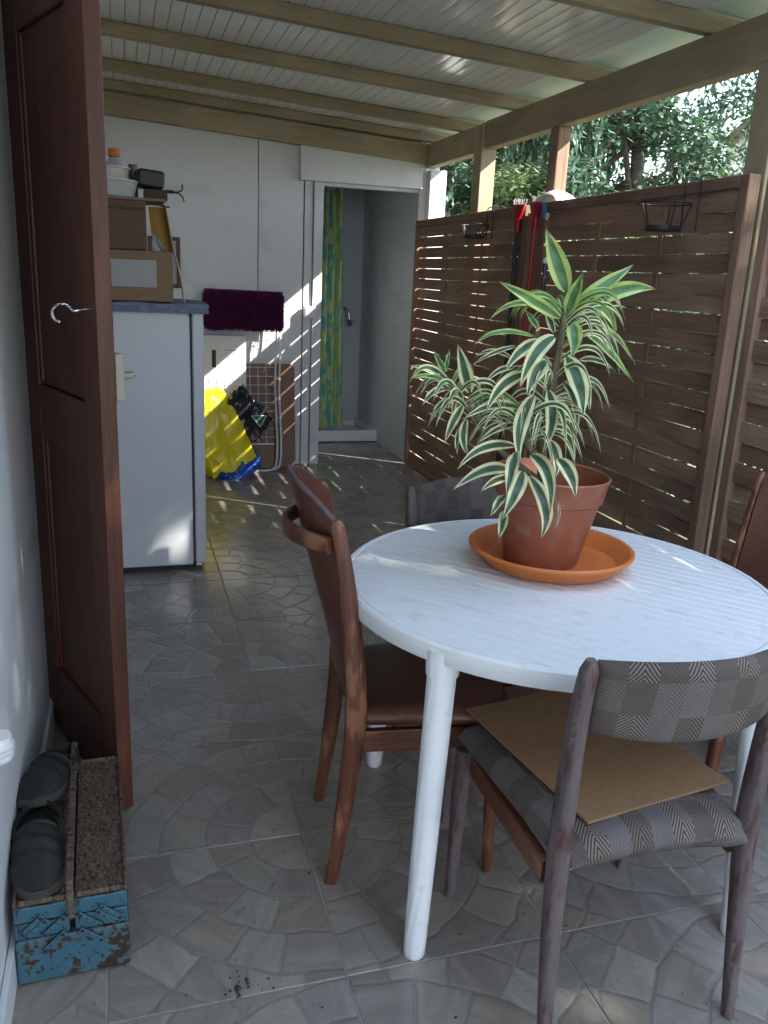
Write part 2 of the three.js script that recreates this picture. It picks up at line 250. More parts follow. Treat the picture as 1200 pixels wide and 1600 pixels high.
  for (let i = 0; i < 6; i++) mesh('ring', new THREE.TorusGeometry(0.016, 0.002, 5, 12).rotateY(Math.PI / 2), WHITEM, cu, [0.01 + i * 0.03, 1.932, 0]);
  const sw = thing('socket_box', 'white wall socket box on the board beside the shower opening', 'socket', [1.285, 1.13, -6.165]);
  mesh('housing', rbox(0.085, 0.085, 0.055, 0.008), WHITEM, sw, [0, 0, 0.03]);
  mesh('switch_plate', rbox(0.06, 0.06, 0.006, 0.002), WPLAS, sw, [0, 0, 0.059]);
}
// ---------------------------------------------------------------- roof
{
  const SL = 0.062, ceilY = (x) => 2.385 + (2.1 - x) * SL, ang = -Math.atan(SL), Zf = -2.0, Zb = -6.24;
  const roof = thing('porch_roof', 'sloping porch roof of white ribbed ceiling boards on pale rafters', 'roof');
  const W = 0.064, n = Math.ceil(2.37 / W), L = Zf - Zb + 0.1;
  const bs = new THREE.Shape(); bs.moveTo(-W / 2 + 0.0006, 0.004); bs.lineTo(-W / 2 + 0.003, 0); bs.quadraticCurveTo(0.01, -0.0012, W / 2 - 0.003, 0); bs.lineTo(W / 2 - 0.0006, 0.006); bs.lineTo(W / 2 - 0.0006, 0.010); bs.lineTo(-W / 2 + 0.0006, 0.010);
  const bg = uvm(new THREE.ExtrudeGeometry(bs, { depth: L, bevelEnabled: false, curveSegments: 4 }), 2), r = rng(5);
  for (let i = 0; i < n; i++) { const x = 2.04 - (i + 0.5) * W; mesh(numbered('ceiling_board'), bg, PVC, roof, [x, ceilY(x) + (r() - 0.5) * 0.0012, Zb - 0.05], [0, 0, ang + (r() - 0.5) * 0.012]); }
  mesh('roof_sheet', box(2.40, 0.02, L, 2), ROOFTOP, roof, [0.84, ceilY(0.84) + 0.035, (Zf + Zb) / 2], [0, 0, ang]);
  mesh('edge_sheet', box(0.44, 0.003, L, 2), M({ color: [0.70, 0.79, 0.76], roughness: 0.3, transmission: 0.08, thickness: 0 }), roof, [2.262, ceilY(2.262) + 0.012, (Zf + Zb) / 2], [0, 0, ang]);
  for (const [z, k] of [[-2.12, 0], [-3.0, 1], [-3.88, 0], [-4.68, 1], [-5.5, 0], [-6.08, 1]]) {
    const x = 1.05, h = z < -6 ? 0.055 : 0.062; mesh('rafter', rbox(2.64, h, 0.052, 0.004, 0, z), PINE[k], roof, [x, ceilY(x) - h / 2 - 0.0022, z], [0, 0, ang]);
  }
  const wb = mesh('wall_beam', rbox(2.44, 0.135, 0.06, 0.005, 0, 9), PINE[1], roof, [0.955, ceilY(0.955) - 0.062 - 0.0715, -6.13], [0, 0, ang]);
  mesh('eaves_beam', rbox(0.07, 0.156, 3.02, 0.005, 2, 4), PINE[0], roof, [2.135, 2.240, -3.535]);
  mesh('eaves_beam', rbox(0.07, 0.156, 1.06, 0.005, 2, 8), PINE[1], roof, [2.137, 2.236, -5.59]);
  const post = (name, label, x0, x1, z0, z1, y1, m) => single(name, rbox(x1 - x0, y1 + 0.08, z1 - z0, 0.005, 1, z0), m, label, 'post', [(x0 + x1) / 2, (y1 - 0.08) / 2, (z0 + z1) / 2]);
  post('timber_post', 'pale timber post notched over the eaves beam joint', 2.088, 2.185, -5.185, -5.06, 2.30, PINE[1]);
  post('timber_post', 'slim brown post rising behind the white cap and the red broom', 2.097, 2.165, -4.19, -4.10, 2.16, FENCE[2]);
  post('timber_post', 'wide pale timber post beside the fence panel end with the slim gap', 2.105, 2.205, -2.69, -2.575, 2.42, PINE[0]);
  post('corner_post', 'white painted corner post where the fence meets the shower wall', 2.135, 2.26, -6.19, -6.09, 2.15, WPAINT);
}
{ // eave of the house over the left wall, beyond the porch roof
  const e = thing('house_eave', 'timber eave of the house above the left wall outside the porch', 'eave', [0, 0, 0.1]);
  for (let i = 0; i < 9; i++) mesh(numbered('soffit_board'), rbox(0.128, 0.018, 3.9, 0.003, 2, i), PINE[i & 1], e, [-0.40 + i * 0.13, 2.40 - i * 0.018, 0], [0, 0, -0.14]);
  mesh('fascia_board', rbox(0.025, 0.16, 3.9, 0.004, 2, 3), PINE[1], e, [0.725, 2.295, 0]);
  mesh('roof_cover', box(1.26, 0.02, 3.95, 2), ROOFTOP, e, [0.10, 2.40, 0], [0, 0, -0.14]);
}
// ---------------------------------------------------------------- fence panels
function fencePanel(label, z0, z1, seed) {
  const p = thing('woven_fence', label, 'fence', [2.07, 0, 0], null, 'woven fence panels along the terrace side');
  const r = rng(seed), len = z1 - z0, N = 24, pitch = 1.72 / N, s = 0.047;
  mesh('stile', rbox(0.05, 1.79, s, 0.006, 1, seed), FENCE[0], p, [0, 0.905, z0 + s / 2]);
  mesh('stile', rbox(0.05, 1.79, s, 0.006, 1, seed + 1), FENCE[1], p, [0, 0.905, z1 - s / 2]);
  mesh('top_rail', rbox(0.05, 0.045, len - 2 * s - 0.002, 0.006, 2, seed), FENCE[1], p, [0, 1.777, (z0 + z1) / 2]);
  mesh('bottom_rail', rbox(0.05, 0.04, len - 2 * s - 0.002, 0.006, 2, seed + 3), FENCE[0], p, [0, 0.03, (z0 + z1) / 2]);
  for (const f of [0.345, 0.665]) mesh('lath', rbox(0.006, 1.71, 0.03, 0.002, 1, seed + f), FENCE[1], p, [0, 0.90, lerp(z0, z1, f)]);
  const variants = [];
  for (let k = 0; k < 6; k++) { // woven slats: pass one lath in front, the other behind
    const a = k & 1 ? 1 : -1, h = pitch - 0.0025 - r() * 0.003, S = 12, t = 0.0032, P = [], I = [], L = len - 2 * s + 0.012, bend = (r() - 0.5) * 0.006, tw = (r() - 0.5) * 0.04;
    for (let i = 0; i <= S; i++) { const u = i / S, x = a * 0.0068 * Math.sin((u - 0.5) * Math.PI * 2 * 1.52) , y = bend * Math.sin(u * Math.PI) , hz = (u - 0.5) * L; for (const [dx, dy] of [[-t, -h / 2], [t, -h / 2], [t, h / 2], [-t, h / 2]]) P.push(x + dx + dy * tw * Math.sin(u * 5), y + dy, hz); }
    for (let i = 0; i < S; i++) for (let c = 0; c < 4; c++) { const q = i * 4 + c, w = i * 4 + (c + 1) % 4; I.push(q, w, q + 4, w, w + 4, q + 4); }
    const g = new THREE.BufferGeometry(); g.setAttribute('position', new THREE.Float32BufferAttribute(P, 3)); g.setIndex(I); variants.push(uvm(toCreasedNormals(g, 0.6), 2, k + seed));
  }
  for (let i = 0; i < N; i++) mesh(numbered('slat'), variants[(i & 1) + 2 * Math.floor(r() * 3)], FENCE[Math.floor(r() * 3)], p, [(r() - 0.5) * 0.002, 0.05 + (i + 0.5) * (1.705 / N) + (r() - 0.5) * 0.0025, (z0 + z1) / 2], [(r() - 0.5) * 0.0022, 0, (r() - 0.5) * 0.09]);
  return p;
}
fencePanel('brown woven slat fence panel beside the shower wall, small wire holder on it', -6.10, -4.30, 21);
fencePanel('brown woven slat fence panel behind the potted plant, large wire holder on it', -4.10, -2.575, 22);
fencePanel('brown woven slat fence panel behind the leather chair by the slim gap', -2.49, -0.70, 23);
single('fence_post', rbox(0.075, 1.84, 0.09, 0.006, 1, 3), FENCE[2], 'square brown fence post between the red broom and the dark broom', 'post', [2.095, 0.84, -4.247]);
// ---------------------------------------------------------------- brown house door
{
  const L = 0.59, T = 0.040, Hd = 2.06;
  const d = thing('house_door', 'mahogany brown panelled door folded back almost against the white wall', 'door', [-0.041, 0.012, -2.05], [0, 0.365, 0]); // free edge at origin, leaf runs to local -z
  const st = (w, h, y, z, off) => rbox(T, h, w, 0.004, 1, off);
  mesh('stile', rbox(T, Hd, 0.11, 0.004, 1, 1), DOORW, d, [0, Hd / 2, -0.055]);
  mesh('stile', rbox(T, Hd, 0.11, 0.004, 1, 2), DOORW, d, [0, Hd / 2, -L + 0.055]);
  for (const [y, h] of [[0.11, 0.22], [1.0, 0.15], [Hd - 0.06, 0.12]]) mesh('rail', rbox(T - 0.002, h, L - 0.222, 0.004, 2, y), DOORW, d, [0, y, -L / 2]);
  for (const [y0, y1] of [[0.222, 0.923], [1.077, Hd - 0.122]]) {
    const q = mesh('panel', rbox(T * 0.45, y1 - y0, L - 0.222, 0.003, 1, y0), DOORW, d, [0, (y0 + y1) / 2, -L / 2]);
    for (const z of [-1, 1]) mesh('moulding', rbox(T * 0.8, y1 - y0 - 0.004, 0.016, 0.006, 1, z), DOORW, q, [0, 0, z * (L / 2 - 0.121)]);
  }
  const hk = mesh('cabin_hook', sweep([[-0.022, 1.3, -0.028, 0.0035], [-0.045, 1.297, -0.026, 0.0035], [-0.062, 1.295, -0.022, 0.0033], [-0.078, 1.308, -0.018, 0.0033], [-0.098, 1.309, -0.014, 0.0033], [-0.112, 1.295, -0.01, 0.003], [-0.110, 1.279, -0.008, 0.003], [-0.098, 1.272, -0.006, 0.0025]], { n: 8, m: 40 }), CHROME, d);
  const hd = mesh('handle_plate', rbox(0.022, 0.11, 0.07, 0.004, 1), M({ color: [0.36, 0.33, 0.26], roughness: 0.5 }), d, [T / 2 + 0.0115, 1.145, -0.038]);
  mesh('lever', sweep([[0.008, 0, 0, 0.008], [0.034, 0.0, 0.002, 0.008], [0.050, 0.002, -0.01, 0.007, 0.006], [0.056, -0.004, -0.075, 0.006, 0.005]], { n: 8 }), hd.material, hd);
}
// ---------------------------------------------------------------- toolbox and shoe
{
  const BLUE = M({ map: tex(512, 512, (u, v) => { const n = fbm(u * 7, v * 7, 601, 7, 7, 5), f = fbm(u * 34, v * 34, 611, 34, 34, 3); let c = mix3([0.030, 0.110, 0.165], [0.062, 0.155, 0.185], n); c = mix3(c, [0.07, 0.075, 0.065], sstep(0.44, 0.58, n * 0.5 + f * 0.5) * 0.75); return mix3(c, [0.04, 0.021, 0.014], sstep(0.52, 0.60, f * 0.6 + n * 0.4)); }, 0.3, 0.3), roughness: 0.5, bumpMap: leatherB, bumpScale: 0.0008 });
  const rustT = tex(512, 512, (u, v) => { const n = fbm(u * 6, v * 6, 621, 6, 6, 4), f = fbm(u * 60, v * 30, 631, 60, 30, 3); let c = mix3([0.085, 0.042, 0.024], [0.12, 0.085, 0.06], n); c = mix3(c, [0.19, 0.15, 0.11], sstep(0.58, 0.72, f) * 0.7); return mix3(c, [0.03, 0.015, 0.012], sstep(0.62, 0.7, 1 - f)); }, 0.25, 0.25);
  const RUST = M({ map: rustT, roughness: 0.85, bumpMap: tex(256, 256, (u, v) => fbm(u * 40, v * 40, 641, 40, 40, 3), 0.2, 0.2, false), bumpScale: 0.003 });
  const b = thing('toolbox', 'battered blue metal cantilever toolbox with a rusty brown top tray', 'toolbox', [-0.152, 0, -1.765], [0, 0.03, 0]);
  const w = 0.218, l = 0.50;
  mesh('body', rbox(w, 0.105, l, 0.006), BLUE, b, [0, 0.0555, 0]);
  for (const s of [-1, 1]) { // two cantilever trays on each side of the slot
    mesh('tray', rbox(w / 2 - 0.006, 0.036, l - 0.004, 0.004), BLUE, b, [s * (w / 4 + 0.002), 0.128, 0]);
    mesh('tray', rbox(w / 2 - 0.006, 0.036, l - 0.002, 0.004), BLUE, b, [s * (w / 4 + 0.002), 0.167, 0]);
    const lid = mesh('lid', rbox(w / 2 - 0.012, 0.006, l - 0.012, 0.002), RUST, b, [s * (w / 4 + 0.002), 0.189, 0]);
    mesh('lid_edge', rbox(0.007, 0.012, l - 0.004, 0.003, 2), RUST, lid, [s * (w / 4 - 0.006), 0.004, 0]);
    for (const e of [-1, 1]) mesh('lid_edge', rbox(w / 2 - 0.02, 0.012, 0.007, 0.003), RUST, lid, [-s * 0.003, 0.004, e * (l / 2 - 0.006)]);
    for (const e of [-1, 1]) {
      for (const [x, y] of [[0.034, 0.135], [0.068, 0.135], [0.036, 0.098], [0.075, 0.145]]) {
        const a = mesh('lever_arm', rbox(0.058, 0.011, 0.004, 0.0018), BLUE, b, [s * x, y, e * (l / 2 + 0.0045)], [0, 0, -s * 0.72]);
        for (const k of [-1, 1]) mesh('rivet', new THREE.SphereGeometry(0.0042, 8, 6).scale(1, 1, 0.5), RUST, a, [k * 0.023, 0, e * 0.002]);
      }
    }
  }
  const hd = mesh('handle', rbox(0.015, 0.010, l + 0.03, 0.003, 2), RUST, b, [0.0, 0.238, 0.0]);
  for (const e of [-1, 1]) mesh('handle_arm', rbox(0.014, 0.09, 0.004, 0.0018, 1), RUST, b, [0.0, 0.195, e * (l / 2 + 0.0105)]);
  // rubber clog and cap lying on the lid by the wall
  const RUB = M({ map: tex(128, 128, (u, v) => mul3([0.017, 0.018, 0.014], 0.6 + 0.8 * fbm(u * 6, v * 6, 651, 6, 6, 4)), 0.2, 0.2), roughness: 0.65 });
  const sole = new THREE.Shape(); sole.moveTo(0, 0.145); sole.bezierCurveTo(0.05, 0.145, 0.058, 0.085, 0.05, 0.03); sole.bezierCurveTo(0.04, -0.02, 0.042, -0.06, 0.038, -0.10); sole.bezierCurveTo(0.034, -0.14, -0.03, -0.14, -0.034, -0.10); sole.bezierCurveTo(-0.036, -0.05, -0.042, 0, -0.044, 0.05); sole.bezierCurveTo(-0.048, 0.11, -0.04, 0.145, 0, 0.145);
  const soleG = uvm(new THREE.ExtrudeGeometry(sole, { depth: 0.014, bevelEnabled: true, bevelSize: 0.003, bevelThickness: 0.003, bevelSegments: 2, curveSegments: 10 }).rotateX(Math.PI / 2).translate(0, 0.02, 0));
  const shell = (seed) => slab(24, 20, (u, v) => { const z = lerp(0.143, -0.02, v), a = (u - 0.5) * Math.PI, e = Math.pow(Math.sin(Math.min(1, v * 1.9 + 0.10) * Math.PI / 2), 0.55), wr = 0.0028 * Math.sin(v * 26 + u * 4 + seed) * sstep(0.3, 0.6, v) + 0.004 * (fbm(u * 5 + seed, v * 6, 661) - 0.5); return [Math.sin(a) * (0.050 * e + wr) - 0.004 * v, 0.016 + Math.cos(a) * (0.022 + 0.030 * sstep(0, 0.9, v) + wr) * e, z]; }, () => 0.005, 0.2, 0.2);
  const WELT = M({ color: [0.045, 0.043, 0.036], roughness: 0.8 });
  const clog = (label, p, rot, seed) => {
    const c = thing('rubber_clog', label, 'shoe', p, rot);
    mesh('sole', soleG, WELT, c); mesh('upper', shell(seed), RUB, c);
    mesh('collar', sweep([[0.044, 0.028, -0.015, 0.004], [0.034, 0.053, -0.018, 0.0045], [0.0, 0.069, -0.020, 0.005], [-0.036, 0.053, -0.018, 0.0045], [-0.050, 0.028, -0.015, 0.004]], { n: 8, m: 20 }), RUB, c);
    mesh('heel_band', sweep([[0.046, 0.045, -0.005, 0.003, 0.011], [0.043, 0.044, -0.07, 0.003, 0.013], [0.0, 0.046, -0.124, 0.003, 0.014], [-0.040, 0.044, -0.07, 0.003, 0.013], [-0.046, 0.045, -0.005, 0.003, 0.011]], { n: 8, m: 24, ref: V(0, 1, 0), e: 0.6 }), RUB, c);
    mesh('insole', at(soleG, 0, 0.0, 0).scale(0.86, 1, 0.9).translate(0, 0.004, 0), M({ map: RUB.map, roughness: 0.95 }), c);
  };
  clog('dark olive rubber clog lying on the toolbox lid, toe over its front', [-0.214, 0.192, -1.665], [0, 0.08, 0.03], 1);
  clog('dark rubber clog heaped behind the first one against the wall', [-0.206, 0.205, -1.905], [-0.22, -0.25, 0.05], 4);
}
// ---------------------------------------------------------------- fridge and the stack on it
{
  const FR = M({ map: tex(256, 256, (u, v) => mul3([0.63, 0.655, 0.70], 0.96 + 0.08 * fbm(u * 4, v * 4, 701, 4, 4, 4)), 1, 1), roughness: 0.4 });
  const f = thing('fridge', 'white fridge with its side turned to the terrace, beside the brown door', 'fridge', [0, 0, -4.2]);
  mesh('body', rbox(0.50, 1.19, 0.55, 0.008), FR, f, [0.03, 0.625, 0]);
  mesh('door', rbox(0.052, 1.19, 0.55, 0.010), FR, f, [0.315, 0.63, 0.001]);
  mesh('door_seal', box(0.011, 1.14, 0.53), DARKR, f, [0.2846, 0.63, 0]);
  mesh('plinth', box(0.46, 0.028, 0.50), DARKR, f, [0.03, 0.0158, 0]);
  mesh('hinge', rbox(0.03, 0.012, 0.03, 0.003), CHROME, f, [0.305, 0.028, 0.255]);
  mesh('hinge', rbox(0.04, 0.010, 0.03, 0.003), CHROME, f, [0.300, 1.2315, 0.255]);
  const cl = single('fridge_cover', slab(24, 12, (u, v) => [lerp(-0.27, 0.365, u), 1.248 + 0.003 * Math.sin(u * 17 + v * 6) - (v > 0.98 ? 0.0 : 0), lerp(-4.49, -3.908, v)], () => 0.006, 0.6, 0.6), M({ map: tex(256, 256, (u, v) => mix3([0.10, 0.13, 0.21], [0.20, 0.24, 0.32], (fbm(u * 8, v * 8, 721, 8, 8, 3) > 0.5 ? 0.7 : 0.2) + 0.2 * vn(u * 60, v * 60, 731, 60, 60)), 0.3, 0.3), roughness: 0.7 }), 'blue grey cloth cover lying on top of the fridge', 'cloth');
  const hem = mesh('hem', slab(40, 4, (u, v) => [lerp(-0.268, 0.362, u), lerp(1.248, 1.212, v) , -3.906 + 0.006 * Math.sin(u * 24) * v + 0.005 * v], () => 0.003, 0.6, 0.05), cl.material, cl);
  // boxes
  const b1 = thing('cardboard_carton', 'wide cardboard carton with a pale label, lowest in the stack on the fridge', 'box', [-0.01, 1.255, -4.17]);
  mesh('carton', rbox(0.45, 0.215, 0.40, 0.004, 0, 1), CARD, b1, [0, 0.108, 0]);
  mesh('label', rbox(0.26, 0.115, 0.002, 0.0008), M({ color: [0.36, 0.37, 0.36], roughness: 0.6 }), b1, [0.025, 0.118, 0.2012]);
  const b2 = thing('cardboard_box', 'brown cardboard box with dark lettering under the stacked bowls', 'box', [-0.055, 1.4715, -4.12]);
  mesh('carton', rbox(0.325, 0.20, 0.34, 0.004, 0, 2), M({ color: [0.135, 0.085, 0.055], roughness: 0.85 }), b2, [0, 0.1005, 0]);
  { const cv = document.createElement('canvas'); cv.width = 256; cv.height = 64; const c = cv.getContext('2d'); c.fillStyle = '#66513f'; c.fillRect(0, 0, 256, 64); c.fillStyle = '#15110f'; c.font = 'bold 46px serif'; c.fillText('NT HOUSES', 6, 48);
    const t = new THREE.CanvasTexture(cv); t.colorSpace = THREE.SRGBColorSpace; mesh('print', new THREE.PlaneGeometry(0.15, 0.024), M({ map: t, roughness: 0.85 }), b2, [0.078, 0.167, 0.1712]); }
  mesh('flap', box(0.16, 0.003, 0.1), CARD, b2, [0.19, 0.203, 0.0], [0, 0, -0.15]);
  const en = thing('envelope_file', 'upright yellow card folder with white papers beside the lettered box', 'folder', [0.175, 1.4715, -4.07]);
  mesh('folder', slab(10, 8, (u, v) => [lerp(-0.035, 0.04, u) + v * (-0.02), v * 0.185, -0.10 + 0.012 * Math.sin(u * 3)], () => 0.003), M({ color: [0.42, 0.24, 0.05], roughness: 0.7 }), en, [0, 0.0, 0.12]);
  mesh('folder', slab(6, 8, (u, v) => [0.045 - v * 0.03, v * 0.19, lerp(-0.12, 0.12, u)], () => 0.003), M({ color: [0.55, 0.44, 0.24], roughness: 0.7 }), en);
  mesh('paper', slab(8, 8, (u, v) => [lerp(-0.04, 0.02, u) - 0.0 * v, v * 0.07 * (1.1 - u), 0.05 + 0.02 * Math.sin(u * 8 + v * 5)], () => 0.002), M({ color: [0.62, 0.64, 0.68], roughness: 0.6 }), en);
  const pp = single('paper_sheaf', slab(8, 10, (u, v) => [0.2625 - 0.012 * v - 0.03 * v * v, 1.256 + v * 0.225, lerp(-4.06, -3.98, u) + 0.006 * Math.sin(v * 6)], () => 0.004), M({ color: [0.66, 0.60, 0.48], roughness: 0.7 }), 'pale curled paper sheaf leaning on the end of the carton', 'paper');
  const pl = single('shelf_plank', rbox(0.42, 0.012, 0.30, 0.003, 0, 8), M({ map: fenceT[2], roughness: 0.7 }), 'thin grey board lying across the lettered box under the bowls', 'board', [-0.02, 1.680, -4.11]);
  const PLA = M({ color: [0.46, 0.48, 0.46], roughness: 0.4 }), PLC = M({ color: [0.55, 0.52, 0.44], roughness: 0.4 });
  single('plastic_tub', lathe([[0, 0], [0.10, 0], [0.106, 0.004], [0.125, 0.062], [0.132, 0.064], [0.132, 0.070], [0.122, 0.07], [0.102, 0.008], [0, 0.006]], 36), PLA, 'wide grey plastic tub on the board above the lettered box', 'tub', [-0.045, 1.687, -4.09]);
  single('cream_bowl', lathe([[0, 0], [0.075, 0], [0.08, 0.004], [0.092, 0.052], [0.098, 0.055], [0.098, 0.06], [0.09, 0.058], [0.074, 0.006], [0, 0.005]], 36), PLC, 'cream plastic bowl stacked inside the wide grey tub', 'bowl', [-0.045, 1.75, -4.09]);
  const bt = thing('spray_bottle', 'small clear bottle with an orange cap standing in the cream bowl', 'bottle', [-0.015, 1.757, -4.07]);
  mesh('bottle', lathe([[0, 0], [0.028, 0], [0.03, 0.004], [0.03, 0.07], [0.022, 0.088], [0.014, 0.094], [0, 0.094]], 20), M({ color: [0.32, 0.36, 0.42], roughness: 0.2 }), bt);
  mesh('cap', lathe([[0, 0], [0.024, 0], [0.026, 0.003], [0.024, 0.03], [0.019, 0.034], [0, 0.035]], 20), M({ color: [0.55, 0.13, 0.015], roughness: 0.45 }), bt, [0, 0.094, 0]);
  const dk = thing('black_pouch', 'black boxy pouch beside the bowls on top of the stack', 'pouch', [0.115, 1.7095, -4.14]);
  mesh('pouch', rbox(0.115, 0.075, 0.16, 0.014), BLACKM, dk, [0.015, 0.064, 0], [0, 0.1, -0.08]);
  mesh('carton', rbox(0.10, 0.045, 0.13, 0.004), M({ color: [0.08, 0.05, 0.04], roughness: 0.8 }), dk, [0.04, 0.0, 0.0]);
  mesh('tin', lathe([[0, 0], [0.02, 0], [0.02, 0.15], [0, 0.152]], 16), M({ color: [0.05, 0.05, 0.06], roughness: 0.4 }), dk, [-0.052, -0.022, -0.05]);
  // wall things behind the stack
  const hk = thing('coat_hook', 'black wire double coat hook on the white back wall', 'hook', [0.33, 1.885, -6.175]);
  mesh('back_plate', rbox(0.06, 0.022, 0.006, 0.002), BLACKM, hk, [-0.01, 0, 0]);
  mesh('prong', sweep([[0.0, 0, 0, 0.004], [0.05, 0.0, 0.03, 0.004], [0.073, 0.012, 0.05, 0.004], [0.075, 0.05, 0.055, 0.004]], { n: 6 }), BLACKM, hk);
  mesh('prong', sweep([[0.0, -0.003, 0, 0.004], [0.05, -0.008, 0.03, 0.004], [0.075, -0.03, 0.05, 0.004], [0.085, -0.06, 0.05, 0.004]], { n: 6 }), BLACKM, hk);
  const pf = thing('picture_frame', 'small brown framed picture hanging behind the carton stack', 'picture', [0.28, 1.43, -6.176]);
  const FW = M({ color: [0.10, 0.045, 0.035], roughness: 0.5 });
  for (const s of [-1, 1]) { mesh('frame_side', rbox(0.025, 0.335, 0.02, 0.004, 1), FW, pf, [s * 0.0925, 0, 0.012]); mesh('frame_side', rbox(0.159, 0.025, 0.02, 0.004), FW, pf, [0, s * 0.155, 0.012]); }
  mesh('picture', box(0.16, 0.285, 0.006), M({ color: [0.40, 0.42, 0.44], roughness: 0.5 }), pf, [0, 0, 0.006]);
}
// ---------------------------------------------------------------- drying rack corner
{
  const bd = single('table_board', (() => { const s = new THREE.Shape(), w = 0.21, h = 0.375, r = 0.035; s.moveTo(-w + r, -h); s.lineTo(w - r, -h); s.quadraticCurveTo(w, -h, w, -h + r); s.lineTo(w, h - r); s.quadraticCurveTo(w, h, w - r, h); s.lineTo(-w + r, h); s.quadraticCurveTo(-w, h, -w, h - r); s.lineTo(-w, -h + r); s.quadraticCurveTo(-w, -h, -w + r, -h); return uvm(new THREE.ExtrudeGeometry(s, { depth: 0.016, bevelEnabled: true, bevelSize: 0.003, bevelThickness: 0.003, bevelSegments: 2, curveSegments: 6 }), 1); })(), WORKB, 'brown wooden board with rounded corners leaning on the back wall', 'board', [0.965, 0.382, -6.09], [-0.16, 0, 0]);
  const ct = thing('white_carton', 'white carton standing behind the wire rack below the purple mat', 'box', [0.665, 0, -6.07]);
  mesh('carton', rbox(0.30, 0.96, 0.10, 0.006, 1), M({ map: tex(128, 128, (u, v) => mul3([0.72, 0.73, 0.73], 0.95 + 0.08 * fbm(u * 5, v * 5, 801, 5, 5, 3)), 0.5, 0.5), roughness: 0.6 }), ct, [0, 0.481, 0]);
  mesh('grip_slot', rbox(0.028, 0.12, 0.004, 0.0015, 1), DARKR, ct, [-0.075, 0.80, 0.0525]);
  for (let i = 0; i < 3; i++) mesh('print_line', box(0.11 - i * 0.03, 0.008, 0.001), M({ color: [0.45, 0.46, 0.47], roughness: 0.7 }), ct, [0.06, 0.86 - i * 0.05, 0.0515]);
  const k = thing('wire_rack', 'folded white wire drying rack leaning on the brown board', 'rack', [0, 0, -5.96], [-0.09, 0, 0]);
  const fr = (x0, x1, y0, y1, z) => sweep([[x0, y0 + 0.03, z, 0.0075], [x0, (y0 + y1) / 2, z, 0.0075], [x0, y1 - 0.03, z, 0.0075], [x0 + 0.03, y1, z, 0.0075], [(x0 + x1) / 2, y1, z, 0.0075], [x1 - 0.03, y1, z, 0.0075], [x1, y1 - 0.03, z, 0.0075], [x1, (y0 + y1) / 2, z, 0.0075], [x1, y0 + 0.03, z, 0.0075], [x1 - 0.03, y0, z, 0.0075], [(x0 + x1) / 2, y0, z, 0.0075], [x0 + 0.03, y0, z, 0.0075]], { n: 7, m: 72, ref: V(0, 0, 1), closed: true });
  mesh('tube_frame', fr(0.50, 1.02, 0.012, 1.22, 0), WHITEM, k);
  mesh('tube_frame', fr(0.53, 1.055, 0.012, 1.16, -0.035), WHITEM, k);
  mesh('cross_tube', rod([0.508, 0.20, 0], [1.01, 0.20, 0], 0.006), WHITEM, k);
  for (let i = 0; i < 8; i++) mesh(numbered('wire'), rod([0.555 + i * 0.057, 0.21, 0.002], [0.555 + i * 0.057, 1.02, 0.002], 0.0022, 5), WHITEM, k);
  for (let i = 0; i < 13; i++) mesh(numbered('wire'), rod([0.51, 0.25 + i * 0.062, -0.002], [1.012, 0.25 + i * 0.062, -0.002], 0.0022, 5), WHITEM, k);
  mesh('latch', rbox(0.014, 0.09, 0.03, 0.004, 1), M({ color: [0.25, 0.27, 0.30], roughness: 0.4 }), k, [1.035, 0.21, -0.014]);
  // purple mat over the rack
  const mt = thing('purple_mat', 'dark purple shaggy bath mat draped over the wire rack', 'mat', [0.80, 1.13, -6.03], [-0.09, 0, -0.012]);
  const PU = M({ color: [0.105, 0.010, 0.075], roughness: 0.95 });
  mesh('backing', merge([at(rbox(0.52, 0.22, 0.012, 0.004), 0, 0, 0.02), at(rbox(0.52, 0.20, 0.012, 0.004), 0, 0.01, -0.055), at(rbox(0.52, 0.014, 0.088, 0.005), 0, 0.117, -0.0175)]), PU, mt);
  const r = rng(88), P = [], add = (x, y, z, dx, dy, dz) => { const s = 0.0045; const a = r() * 6.28, e = V(Math.cos(a) * s, Math.sin(a) * s, 0); if (Math.abs(dz) < 0.3) { e.z = Math.sin(a) * s; } P.push(x - e.x, y - e.y, z - e.z, x + e.x, y + e.y, z + e.z, x + dx, y + dy, z + dz); };
  for (let i = 0; i < 9000; i++) { const x = (r() - 0.5) * 0.53, y = -0.118 + r() * 0.24, f = Math.sin(x * 23) * 0.01 + (x < 0 ? 0 : -0.0); add(x, y + (y < -0.1 ? -f : 0), 0.026, (r() - 0.5) * 0.016, -0.012 - r() * 0.012, 0.012 + r() * 0.012); }
  for (let i = 0; i < 1800; i++) add((r() - 0.5) * 0.53, 0.124, -0.06 + r() * 0.09, (r() - 0.5) * 0.015, 0.012 + r() * 0.008, (r() - 0.5) * 0.015);
  for (let i = 0; i < 1500; i++) { const sgn = r() < 0.5 ? -1 : 1; add(sgn * 0.258, -0.11 + r() * 0.23, -0.06 + r() * 0.085, sgn * (0.012 + r() * 0.02), -0.012 * r(), (r() - 0.5) * 0.01); }
  for (let i = 0; i < 900; i++) add((r() - 0.5) * 0.52, -0.105, 0.02 + r() * 0.01, (r() - 0.5) * 0.01, -0.02 - r() * 0.02, 0.004);
  const tg = new THREE.BufferGeometry(); tg.setAttribute('position', new THREE.Float32BufferAttribute(P, 3)); tg.computeVertexNormals(); const pile = mesh('pile', tg, M({ color: [0.13, 0.010, 0.085], roughness: 0.9 }), mt); pile.userData.kind = 'stuff';
